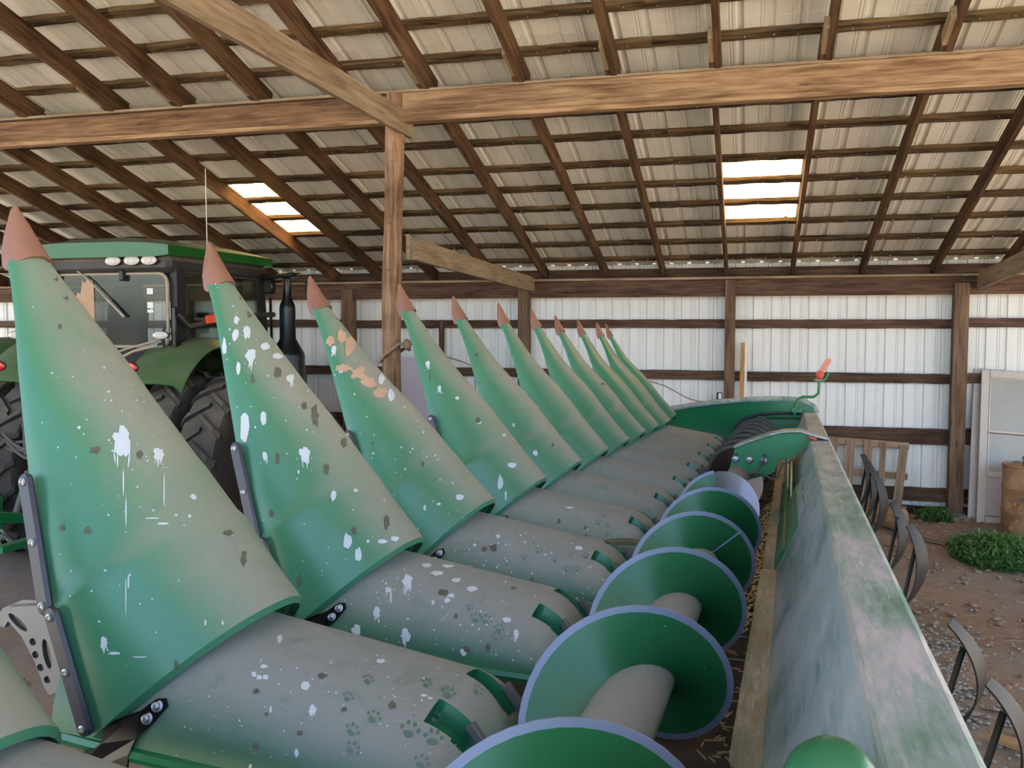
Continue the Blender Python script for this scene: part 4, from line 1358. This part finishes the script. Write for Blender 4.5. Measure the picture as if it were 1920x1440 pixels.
    for j in range(7):
        mb = MB(); pts = []
        for i in range(11):
            u_ = i/10
            pts.append((-1.05+.06*j+.85*u_, -.82-.08*math.sin(u_*3.1)-.02*j, 1.36+.035*(j % 3)-.20*math.sin(u_*math.pi)*(.6+.1*j)+.18*u_))
        mb.tube(pts, .018, 8); P('hydraulic_hose', mb, 'hose')
    mb = MB(); mb.box((-.2, -1.0, .45), (.10, 1.2, .06)); mb.box((-.75, -1.1, .62), (.22, .06, .44), bev=.01); P('drawbar', mb, 'green_metal', smooth=False)
    mb = MB()
    for j in range(6): mb.tube([(-.60+.02*j, -1.15, .52-.03*j), (-.53+.03*j, -1.15, .45-.02*j)], .014, 6)
    P('safety_chain', mb, 'bolt')
build_tractor()

# second machine, only its corner shows at the far left
T_ = empty('parked_machine', (-9.9, 10.0, 0)); tag(T_, 'dark green machine with a red lamp at the far left behind the tractor', 'machine')
mb = MB(); mb.box((-.2, .6, 1.55), (1.5, 2.0, 1.6), bev=.12); mb.box((-.2, .4, .8), (1.1, 1.6, .5), bev=.05); mb.build('body', 'tractor_green', T_)
mb = MB(); mb.box((.30, -.46, 2.45), (.16, .08, .13), bev=.03); e = mb.build('lamp', 'red_lens', T_); e['label'] = 'red marker lamp'
mb = MB(); mb.box((.30, -.42, 2.36), (.04, .04, .10)); mb.build('lamp_stem', 'black', T_)
for sx in (-.95, .55):
    mb = MB(); mb.lathe([(.28, -.2), (.55, -.24), (.62, -.18), (.63, 0), (.62, .18), (.55, .24), (.28, .2)], (0, 0, 0), 'x', 32)
    wv = mb.build('wheel', 'rubber', T_); wv.location = (sx, .1, .63)

# ------------------------------------------------------------------ yard tackle on the right, behind the head
imp = empty('cultivator'); gp = hw(.75, 5.8, -2.28)
imp.location = (gp.x, gp.y, 0.0); tag(imp, 'old black implement with a row of curved steel blades behind the head', 'implement')
IL = Vector((gp.x, gp.y, 0))
def WI(r_, a, n): return hw(r_, a, n)-IL
def blade(a, flip=0, rs=.72, top=-1.06, H_=.56, tw=0.0, wd=.13, B=.165):
    """crescent of flat bar, bulging to the right, with its straight strut"""
    mb = MB(); rows = []
    n = 16
    for i in range(n+1):
        u_ = i/n
        x = rs+B*math.sin(math.pi*(u_*.94+.03))**.75-.03*u_
        z = top-H_*u_
        k_ = .15+.85*math.sin(math.pi*min(1, u_*.92+.08))**.7
        ay = a+tw*(u_-.5)
        rows.append([tuple(WI(x-(.085 if a > 5 else .055)*k_, ay-wd*k_*.55, z-.012*k_)), tuple(WI(x-.030*k_, ay-wd*k_*.1, z)), tuple(WI(x, ay+wd*k_*.45, z+.006))])
    mb.shell(rows, .007)
    b_ = mb.build('blade', 'blade_metal', imp, angle=60); b_['label'] = 'curved crescent steel blade'
    mb = MB(); P0 = WI(rs+B*.62-.045, a-.03, top-.115); P1 = WI(rs-.02, a-.03, top-H_*.90); P2 = WI(rs-.06, a-.02, -1.95)
    mb.tube([P0, P1, P2], .013, 4); mb.build('strut', 'matte_black', b_)
def blade_mat():
    mt, t, p = newmat('worn blackened steel')
    v = coords(t); n1 = noise(t, v, 9, 6, .7)
    ge = N(t, 'ShaderNodeNewGeometry'); sp = N(t, 'ShaderNodeSeparateXYZ'); t.links.new(ge.outputs['Normal'], sp.inputs[0])
    k = math_(t, 'MULTIPLY_ADD', sp.outputs[2], 2.2, math_(t, 'MULTIPLY_ADD', n1, .9, -1.98), clamp=True)
    c = mixc(t, n1, lin((12, 11, 10)), lin((52, 48, 44)))
    c = mixc(t, k, c, lin((186, 172, 162)))
    t.links.new(c, p.inputs['Base Color']); p.inputs['Specular IOR Level'].default_value = .25; p.inputs['Roughness'].default_value = .55
    return mt
M['blade_metal'] = blade_mat()
for a, top, H_, tw in ((3.40, -1.05, .55, .16), (4.15, -1.06, .56, .14), (6.4, -1.05, .55, .0), (7.45, -1.05, .55, -.05), (9.0, -1.03, .60, .08), (9.9, -1.0, .62, -.1), (10.6, -.99, .60, .05), (2.6, -1.05, .55, .16)):
    blade(a, top=top, H_=H_, tw=tw, rs=.62 if a < 5 else .74, B=.20 if a < 5 else .15)
p0, p1 = WI(.60, 2.3, -1.95), WI(.60, 10.6, -1.95)
o = beam('frame_beam', IL+p0, IL+p1, .10, .10, 'matte_black'); bm_ = parent_inv(imp) @ o.matrix_basis; o.parent = imp; o.matrix_basis = bm_
for a in (2.6, 4.8, 7.0, 9.4, 10.4):
    q = hw(.60, a, -1.95); g0 = ground_z(q.x, q.y)
    mb = MB(); mb.box((q.x-IL.x, q.y-IL.y, (q.z+g0)/2), (.06, .06, q.z-g0)); mb.box((q.x-IL.x, q.y-IL.y, g0+.012), (.16, .16, .03)); mb.build('foot', 'matte_black', imp, smooth=False)

# rusty drum and the little case on it
dg = ground_z(3.05, 11.30)
DR = (3.06, 11.30)
mb = MB(); prof = [(.0005, .02), (.272, .02), (.288, .0), (.290, .02), (.283, .03), (.283, .25), (.293, .268), (.293, .282), (.283, .30), (.283, .52), (.293, .538), (.293, .552), (.283, .57), (.283, .775), (.290, .785), (.288, .802), (.274, .80), (.270, .785), (.0005, .785)]
mb.lathe(prof, (0, 0, 0), 'z', 40)
o = mb.build('oil_drum', 'drum', angle=30); o.location = (DR[0], DR[1], dg-.01); o.scale = (1, 1, 1)
tag(o, 'rusty tan steel drum with ribs standing by the screen door', 'drum')
mb = MB(); mb.box((0, 0, .058), (.062, .018, .116), Matrix.Rotation(R(-8), 4, 'Y'), bev=.004); mb.box((-.002, -.010, .062), (.044, .004, .05), Matrix.Rotation(R(-8), 4, 'Y'), mi=1)
o = mb.build('pocket_case', ['screenblack', 'clear_lens'], smooth=False); o.location = (DR[0]-.085, DR[1]-.12, dg+.785); tag(o, 'small dark upright case standing on the drum top', 'case')

# screen doors leaning on the wall
def screen_door(loc, rz, lean, label, w_=.92, h=1.86, panes=True):
    d = empty('screen_door', loc, rz); tag(d, label, 'door', 'old screen doors leaning on the wall')
    d.rotation_euler = (-lean, R(3.5), rz)
    def P(name, mb, mat): return mb.build(name, mat, d, smooth=False)
    for x, ww in ((.045, .09), (w_-.045, .09)):
        mb = MB(); mb.box((x, 0, h/2), (ww, .03, h), bev=.004); P('stile', mb, 'door_frame')
    for z, hh in ((.05, .10), (h-.045, .09), (h*.60, .035), (.60, .07)):
        mb = MB(); mb.box((w_/2, -.001, z), (w_-.19, .026, hh), bev=.004); P('rail', mb, 'door_frame')
    mb = MB(); mb.box((w_/2, .004, .34), (w_-.18, .008, .46)); P('kick_panel', mb, 'door_panel')
    mb = MB(); mb.box((w_/2, .004, .86), (w_-.18, .006, .46)); P('screen_pane', mb, 'screen')
    mb = MB(); mb.box((w_/2, .004, 1.45), (w_-.18, .006, .68)); P('screen_pane', mb, 'screen')
    mb = MB(); mb.tube([(.10, -.016, h*.60), (.10, -.016, h-.10), (w_-.1, -.016, h-.10)], .006, 6); mb.tube([(.10, -.016, .62), (.10, -.016, h*.59)], .006, 6); P('bead', mb, 'white_pvc')
    return d
screen_door((2.60, 11.68, ground_z(2.6, 11.6)-.01), R(2), R(12.5), 'front aluminium screen door leaning on the wall right of the post')
screen_door((2.53, 11.80, ground_z(2.6, 11.7)-.01), R(2), R(11.5), 'rear screen door of the leaning pair, only its left edge showing')

# pallet leaning on the back wall
pal = empty('pallet', (1.28, 11.78, ground_z(1.2, 11.8)), 0); tag(pal, 'broken weathered wooden pallet leaning on the back wall', 'pallet')
pal.rotation_euler = (R(-13), R(3), 0)
for j, (x, l_) in enumerate(((-.55, .90), (-.33, .93), (-.12, .92), (.08, .93), (.26, .92), (.44, .90))):
    beam('slat', (x, -.035, .0), (x+.01*(j % 2)+(.05 if j == 5 else 0), -.035, l_), .10 if j != 4 else .07, .018, 'w_pallet', None, upv=(0, 1, 0)).parent = pal
for z in (.12, .52, .90):
    beam('stringer', (-.62, 0, z), (.56, 0, z), .045, .08, 'w_pallet', None).parent = pal
# log
lg = ground_z(1.5, 11.3)
mb = MB(); pts = [(-.32+.08*i, .012*math.sin(i*1.7), .135+.006*math.sin(i)) for i in range(9)]
mb.tube(pts, [.128+.007*math.sin(i*2.1) for i in range(9)], 20)
o = mb.build('log', 'w_log', angle=50); o.location = (1.50, 11.32, lg-.005); o.rotation_euler = (0, 0, R(-52)); tag(o, 'short round peeled log lying below the pallet', 'log')
# boards leaning left of the right-hand post bay
o = beam('leaning_board', (-.145, 11.84, .19), (-.115, 11.98, 2.30), .05, .03, 'w_pine', upv=(0, 1, 0)); tag(o, 'narrow pale brown board leaning on the wall beside the outlet post', 'board')
o = beam('leaning_board', (-.085, 11.86, .19), (-.073, 11.99, 2.27), .03, .02, 'white_pvc', upv=(0, 1, 0)); tag(o, 'thin white strip leaning on the wall beside the brown board', 'board')
mb = MB(); mb.box((0, 0, .95), (.62, .012, 1.9), Matrix.Rotation(R(-4), 4, 'X') @ Matrix.Rotation(R(4), 4, 'Y'))
o = mb.build('wall_sheet', 'mauve_sheet', smooth=False); o.location = (-4.55, 11.88, .17); tag(o, 'pale mauve flat sheet leaning on the wall behind the pole', 'sheet')
mb = MB(); mb.tube([(XP+.16+.3*0, YB-.10, 2.33), (XP+.10, YB-.13, 2.36), (XP-.02, YB-.14, 2.27), (XP-.12, YB-.06, 2.20), (XP-.05, YB+.08, 2.24), (XP+.08, YB+.06, 2.32), (XP+.13, YB-.02, 2.36), (XP+.16, YB-.05, 2.30)], .016, 8)
mb.lathe([(.0005, -.05), (.03, -.035), (.042, 0), (.03, .035), (.0005, .05)], (XP+.15, YB-.08, 2.35), 'z', 12)
o = mb.build('tie_rope', 'w_pallet'); tag(o, 'old knotted rope tied round the timber pole', 'rope')
mb = MB(); mb.tube([(-5.05, 12.04, 2.15), (-5.0, 12.0, 2.0), (-5.15, 12.0, 1.75), (-5.25, 12.0, 1.55), (-5.1, 12.02, 1.5)], .008, 6)
o = mb.build('old_wire', 'wire'); tag(o, 'loose wire loop hanging on the wall left of the pole', 'wire')
mb = MB(); mb.tube([(-4.2, 12.02, 2.1), (-3.9, 12.0, 2.02), (-3.72, 12.0, 1.95), (-3.70, 12.0, 1.6)], .008, 6)
o = mb.build('old_wire', 'wire'); tag(o, 'bent wire hanging on the wall right of the pole', 'wire')

# weeds, stones, straw, offcut
def weeds(name, cx, cy, rx, ry, n, hgt, label, cat='weeds'):
    mb = MB()
    for i in range(n):
        t = random.random()*T2; r_ = math.sqrt(random.random())
        x, y = cx+rx*r_*math.cos(t), cy+ry*r_*math.sin(t); z = ground_z(x, y)
        hh = hgt*random.uniform(.4, 1)*(1.15-r_*.7)
        lean = Vector((random.uniform(-.5, .5), random.uniform(-.5, .5), 1)).normalized()
        b0 = Vector((x, y, z-.01)); top = b0+lean*hh
        s_ = lean.orthogonal().normalized()*.0025
        mb.add([b0-s_, b0+s_, top], [(0, 1, 2)], 1)
        for j in range(random.randint(4, 7)):
            u_ = random.uniform(.25, 1)
            q = b0+(top-b0)*u_
            d = Vector((random.uniform(-1, 1), random.uniform(-1, 1), random.uniform(.0, .7))).normalized()
            L_ = random.uniform(.03, .06); w2 = d.cross(Vector((0, 0, 1))).normalized()*L_*.22
            mb.add([q, q+d*L_*.5+w2, q+d*L_, q+d*L_*.5-w2], [(0, 1, 2, 3)])
    o = mb.build(name, ['weed', 'weed_dark'], smooth=False, fix=False); tag(o, label, cat, kind='stuff')
weeds('weed_patch', 2.55, 10.45, .48, .50, 1500, .30, 'large patch of green weeds on the dirt before the drum')
weeds('weed_patch', 2.16, 11.75, .22, .20, 300, .22, 'small tuft of green weeds at the foot of the right wall post')

weeds('weed_patch', -2.2, 2.2, .7, .8, 420, .3, 'leafy green weeds growing under the nearest snout')
mb = MB()
for i in range(1500):
    if i < 650: x, y = random.gauss(1.30, .22), random.gauss(7.0, .55)
    else: x, y = random.uniform(.6, 4.2), random.uniform(5, 12)
    r_ = random.uniform(.006, .02)
    mb.box((x, y, ground_z(x, y)+r_*.3), (r_*2, r_*1.6, r_*1.2), Matrix.Rotation(random.random()*3, 4, 'Z'), bev=r_*.5)
o = mb.build('pebbles', 'stone', FLOOR, smooth=False); tag(o, 'scattered grey gravel', kind='stuff')
mb = MB()
for i in range(260):
    x, y = random.uniform(.7, 3.6), random.uniform(5, 11.8); L_ = random.uniform(.05, .16)
    mb.box((x, y, ground_z(x, y)+.012), (L_, .005, .004), Matrix.Rotation(random.random()*3, 4, 'Z') @ Matrix.Rotation(random.uniform(-.1, .1), 4, 'Y'))
o = mb.build('straw_litter', 'straw', FLOOR, smooth=False); tag(o, 'loose straw stalks', kind='stuff')
o = beam('board_offcut', (1.42, 5.86, .05), (1.75, 5.62, .05), .07, .035, 'w_pine'); tag(o, 'short pale wooden offcut on the ground by the nearest blade', 'board')
o = beam('ground_plank', (1.15, 11.35, .16), (2.1, 10.7, .13), .09, .02, 'w_pallet'); tag(o, 'grey plank lying on the dirt before the log', 'board')
sb = random.Random(3); mb = MB()
for i in range(14):
    x, y = 1.9+sb.random()*.7, 11.72+sb.random()*.25; rr = sb.uniform(.03, .06)
    mb.box((x, y, ground_z(x, y)+rr*.3), (rr*2.2, rr*1.7, rr*1.1), Matrix.Rotation(sb.random()*3, 4, 'Z'), bev=rr*.4)
o = mb.build('stone_heap', 'stone', FLOOR, smooth=False); tag(o, 'pale stones at the foot of the wall', kind='stuff')

mb = MB(); cb = random.Random(8)
for i in range(1400):
    x, y = (cb.uniform(.5, 4.6), cb.uniform(4.5, 12)) if i < 1100 else (cb.uniform(-8, -1.5), cb.uniform(1, 7))
    r_ = cb.uniform(.008, .035)*(1 if cb.random() < .8 else 1.6)
    mb.box((x, y, ground_z(x, y)+r_*.25), (r_*2, r_*1.5, r_*.9), Matrix.Rotation(cb.random()*3, 4, 'Z'), bev=r_*.45)
o = mb.build('dirt_clods', 'dirt', FLOOR, smooth=False); tag(o, 'small clods of dirt', kind='stuff')

# ------------------------------------------------------------------ droppings, mud and paw prints laid on the real surfaces
bpy.context.view_layer.update()
dg_ = bpy.context.evaluated_depsgraph_get()
class Surf:
    def __init__(s, o):
        s.o = o; s.mw = o.matrix_world.copy(); me = o.data
        vs = [s.mw @ v.co for v in me.vertices]
        s.t = BVHTree.FromPolygons(vs, [tuple(p.vertices) for p in me.polygons])
        s.inv = s.mw.inverted()
    def hit(s, u, v, off):
        d = ray(u, v).normalized()
        h, n, i, dist = s.t.ray_cast(CAM, d)
        if h is None: return None
        if n.dot(d) > 0: n = -n
        return s.inv @ (h+n*off)
def blot(mb, sf, u, v, ru, rv, rot=0, seg=14, jag=.25, drips=0, off=.0012, rnd=random, mi=0):
    pts = []
    for k in range(seg):
        t = T2*k/seg
        q = 1+rnd.uniform(-jag, jag)
        x, y = ru*q*math.cos(t), rv*q*math.sin(t)
        if drips and math.sin(t) > .5 and k % 2: y *= 1+rnd.random()*drips
        pts.append((u+x*math.cos(rot)-y*math.sin(rot), v+x*math.sin(rot)+y*math.cos(rot)))
    P = [sf.hit(a, b, off) for a, b in pts]; c = sf.hit(u, v, off)
    if c is None or any(p is None for p in P): return
    if max((p-c).length for p in P) > .12: return
    mid = [sf.hit((a+u)/2, (b+v)/2, off) for a, b in pts]
    if any(p is None for p in mid): return
    n = len(P)
    mb.add([c]+mid+P, [(0, 1+k, 1+(k+1) % n) for k in range(n)]+[(1+k, 1+n+k, 1+n+(k+1) % n, 1+(k+1) % n) for k in range(n)], mi)
def streak(mb, sf, u, v, L_, w_, rot=0, rnd=random, off=.0012, mi=0):
    blot(mb, sf, u, v+L_/2, w_, L_/2, rot, 12, .12, 0, off, rnd, mi)
def splat(mb, sf, u, v, sz, rnd, mi=0):
    blot(mb, sf, u, v, sz*.55, sz*.8, 0, 18, .28, .9, .0012, rnd, mi)
    for k in range(3):
        du = rnd.uniform(-.45, .45)*sz
        streak(mb, sf, u+du, v+sz*.6, sz*rnd.uniform(.4, 1.1), max(1.0, sz*.05), rnd.uniform(-.15, .15), rnd, .0012, mi)
    for k in range(4):
        blot(mb, sf, u+rnd.uniform(-1, 1)*sz, v+rnd.uniform(-.2, 1.8)*sz, max(.9, sz*.06), max(1, sz*.08), 0, 7, .2, 0, .0012, rnd, mi)
def paw(mb, sf, u, v, sz, rot, rnd, off=.0008):
    def pt(x, y): return u+x*math.cos(rot)-y*math.sin(rot), v+x*math.sin(rot)+y*math.cos(rot)
    a, b = pt(0, sz*.25); blot(mb, sf, a, b, sz*.42, sz*.28, rot, 10, .12, 0, off, rnd)
    for x, y in ((-.6, -.15), (-.24, -.52), (.24, -.52), (.6, -.15)):
        a, b = pt(x*sz, y*sz); blot(mb, sf, a, b, sz*.15, sz*.20, rot, 8, .12, 0, off, rnd)
DROPS = {
 ('s', 0): dict(splat=[(228, 828, 30), (297, 852, 16), (196, 1205, 13)], dark=[(178, 844, 13, 8), (261, 852, 8, 10), (163, 995, 9, 9), (117, 989, 7, 7), (428, 1000, 14, 7), (456, 1048, 8, 16), (330, 1245, 5, 11), (112, 613, 6, 6)],
        white=[(362, 932, 6, 5), (148, 802, 3, 3), (54, 890, 6, 20), (231, 905, 1.3, 24), (236, 960, 1.2, 30), (307, 920, 1.3, 30), (241, 1090, 1.6, 16), (236, 1120, 1.1, 40), (262, 1232, 16, 1.2), (385, 1168, 2, 6), (417, 1168, 2, 4), (285, 972, 14, 1.4), (306, 982, 12, 1.8), (195, 690, 2, 3), (203, 735, 3, 2), (98, 700, 2, 2), (198, 1070, 3, 2), (172, 1108, 2, 2), (186, 1165, 2.5, 2), (330, 966, 3, 2), (355, 968, 3, 3), (215, 1225, 12, 3)]),
 ('s', 1): dict(splat=[(470, 668, 17), (571, 852, 17), (462, 620, 12), (408, 524, 9), (497, 855, 9), (545, 710, 12)], dark=[(520, 700, 9, 12), (474, 712, 5, 12), (612, 880, 8, 14), (664, 995, 7, 9), (520, 860, 4, 14), (508, 962, 5, 8), (560, 1088, 5, 14), (645, 830, 6, 12), (590, 780, 10, 22), (570, 760, 8, 9), (725, 980, 6, 16), (497, 1058, 3, 9), (467, 592, 6, 5)],
        white=[(443, 600, 5, 8), (441, 628, 6, 12), (421, 650, 4, 16), (447, 690, 4, 12), (494, 785, 6, 14), (459, 800, 8, 30), (625, 930, 5, 10), (651, 1015, 8, 15), (672, 1040, 6, 14), (667, 920, 4, 3), (540, 708, 4, 4), (497, 650, 10, 7), (520, 668, 9, 5), (452, 540, 6, 8), (560, 885, 2, 4), (740, 1010, 8, 5), (716, 1015, 9, 4), (700, 890, 7, 3), (760, 940, 4, 8), (690, 1015, 3, 3)]),
 ('s', 2): dict(splat=[(626, 655, 9), (640, 690, 7)], dark=[(792, 870, 4, 6), (700, 832, 4, 3)], white=[(715, 710, 6, 10), (733, 742, 6, 12), (862, 932, 8, 6), (823, 945, 4, 3), (796, 952, 3, 5), (621, 742, 4, 8), (700, 850, 2, 2), (760, 880, 2, 2), (825, 900, 1.6, 2)],
        mud=[(596, 588, 9, 16), (608, 612, 12, 14), (628, 600, 10, 10), (619, 640, 8, 10), (645, 690, 14, 8), (672, 700, 15, 12), (690, 718, 14, 10), (712, 735, 12, 9), (655, 650, 10, 16), (640, 630, 8, 14)]),
 ('s', 3): dict(splat=[(802, 682, 7), (824, 728, 6)], dark=[(806, 708, 1.6, 10), (896, 788, 6, 6), (831, 743, 2, 2)], white=[(857, 747, 4, 3), (945, 816, 3, 3), (938, 905, 5, 14), (948, 930, 2, 10), (960, 872, 8, 5), (787, 760, 5, 14), (898, 793, 4, 3)], mud=[(776, 722, 4, 14), (781, 745, 4, 14)]),
 ('s', 4): dict(splat=[(934, 905, 7)], dark=[(893, 665, 5, 5), (1036, 834, 2, 6)], white=[(963, 797, 2, 4), (1004, 850, 5, 5), (944, 930, 2, 9)]),
 ('s', 5): dict(splat=[], dark=[(1086, 762, 6, 5)], white=[(1079, 760, 5, 7), (1084, 768, 3, 3)]),
 ('s', 7): dict(splat=[], dark=[(1130, 720, 6, 3)], white=[(1111, 667, 3, 3), (1132, 692, 4, 3), (1125, 694, 2, 2), (1137, 702, 2, 3), (1167, 733, 5, 2), (1168, 745, 1.2, 8)]),
 ('h', 0): dict(splat=[(586, 1330, 11), (524, 1198, 8)], dark=[(480, 1297, 8, 6), (604, 1268, 10, 6), (562, 1375, 7, 6), (500, 1340, 5, 5), (735, 1322, 9, 8), (646, 1330, 8, 7), (480, 1400, 6, 9)],
        white=[(476, 1265, 5, 5), (486, 1271, 5, 5), (498, 1270, 6, 5), (495, 1250, 7, 4), (508, 1330, 2, 6), (556, 1412, 4, 8), (795, 1305, 6, 3), (806, 1310, 5, 2), (572, 1286, 8, 9), (715, 1240, 9, 4), (470, 1437, 3, 6)],
        paw=[(690, 1275, 15, .5), (652, 1308, 15, .4), (660, 1370, 20, .6), (700, 1345, 20, .5), (768, 1370, 26, .3), (812, 1385, 26, .2), (815, 1345, 18, .6), (840, 1300, 20, .4), (790, 1430, 22, .5), (660, 1405, 22, .9), (800, 1282, 14, .4), (895, 1295, 16, .9)]),
 ('h', 1): dict(splat=[(764, 1090, 16), (668, 1183, 14), (707, 1147, 11), (760, 1192, 15), (968, 1188, 10)], dark=[(830, 1112, 11, 8), (875, 1218, 9, 8), (855, 1155, 5, 5), (826, 1110, 5, 5), (962, 1103, 8, 4), (915, 1215, 7, 8)],
        white=[(728, 1107, 6, 5), (733, 1120, 2, 12), (846, 1117, 7, 4), (838, 1126, 6, 5), (886, 1105, 10, 5), (855, 1088, 9, 4), (820, 1075, 12, 5), (840, 1062, 10, 3), (680, 1203, 4, 6), (950, 1162, 8, 5), (870, 1222, 6, 7), (845, 1040, 4, 2), (800, 1060, 10, 4), (812, 1130, 3, 5)],
        paw=[(893, 1160, 16, .3), (912, 1163, 16, .4), (935, 1180, 14, .2), (930, 1195, 14, .3), (880, 1140, 10, .3)]),
 ('h', 2): dict(splat=[], dark=[(925, 1028, 10, 8), (908, 1030, 7, 6), (945, 1085, 7, 5), (998, 1086, 4, 5)], white=[(1085, 1028, 8, 4), (934, 1006, 4, 4), (890, 1022, 3, 3), (1003, 1140, 2, 2)],
        paw=[(1010, 1033, 10, .1), (1098, 1043, 9, .1), (1070, 1040, 7, .1), (983, 1045, 9, .1), (1040, 1050, 8, .1), (1062, 1068, 10, .2), (1082, 1068, 10, .2), (1055, 1090, 10, .2), (950, 1055, 9, .2)]),
 ('h', 3): dict(splat=[], dark=[(1098, 990, 5, 5), (1048, 978, 4, 6), (1100, 1005, 4, 4)], white=[(1068, 952, 6, 2), (1100, 992, 3, 3)], paw=[(1133, 965, 9, .1), (1122, 980, 9, .3), (1140, 1000, 9, .2), (1140, 985, 8, .2)]),
}
rnd = random.Random(11)
for (kd, n), d in DROPS.items():
    o = snouts[n] if kd == 's' else hoods[n]
    sf = Surf(o)
    mb = MB()
    for u, v, sz in d.get('splat', []): splat(mb, sf, u, v, sz, rnd)
    for u, v, a, b in d.get('white', []): blot(mb, sf, u, v, a, b, 0, 10, .22, 0, .0012, rnd)
    if kd == 's' and n < 3 or kd == 'h' and n < 3:
        # fine spatter
        x0, x1, y0, y1 = {('s', 0): (60, 520, 560, 1300), ('s', 1): (420, 760, 560, 1080), ('s', 2): (620, 900, 640, 1000), ('h', 0): (330, 880, 1200, 1430), ('h', 1): (640, 1040, 1060, 1240), ('h', 2): (850, 1140, 990, 1130)}[(kd, n)]
        for i in range(70):
            u, v = rnd.uniform(x0, x1), rnd.uniform(y0, y1); q = rnd.uniform(.7, 1.9)
            blot(mb, sf, u, v, q, q*rnd.uniform(.8, 1.6), 0, 6, .2, 0, .0012, rnd)
    if mb.v:
        e = mb.build('droppings', 'dropping', o, smooth=False, fix=False); e['label'] = 'white bird droppings and spatter'; e['kind'] = 'stuff'
    mb = MB()
    for u, v, a, b in d.get('dark', []): blot(mb, sf, u, v, a*.75, b*.8, 0, 16, .35, 0, .0016, rnd)
    if mb.v:
        e = mb.build('dark_droppings', 'dropping_dark', o, smooth=False, fix=False); e['label'] = 'dark dried droppings'; e['kind'] = 'stuff'
    mb = MB()
    for u, v, a, b in d.get('mud', []): blot(mb, sf, u, v, a, b, 0, 14, .35, 0, .002, rnd)
    if mb.v:
        e = mb.build('mud_patch', 'mud', o, smooth=False, fix=False); e['label'] = 'patches of dried tan mud'; e['kind'] = 'stuff'
    mb = MB()
    for u, v, sz, rot in d.get('paw', []): paw(mb, sf, u, v, sz, rot, rnd)
    if mb.v:
        e = mb.build('paw_prints', 'paw', o, smooth=False, fix=False); e['label'] = 'green paw prints wiped in the dust'; e['kind'] = 'stuff'
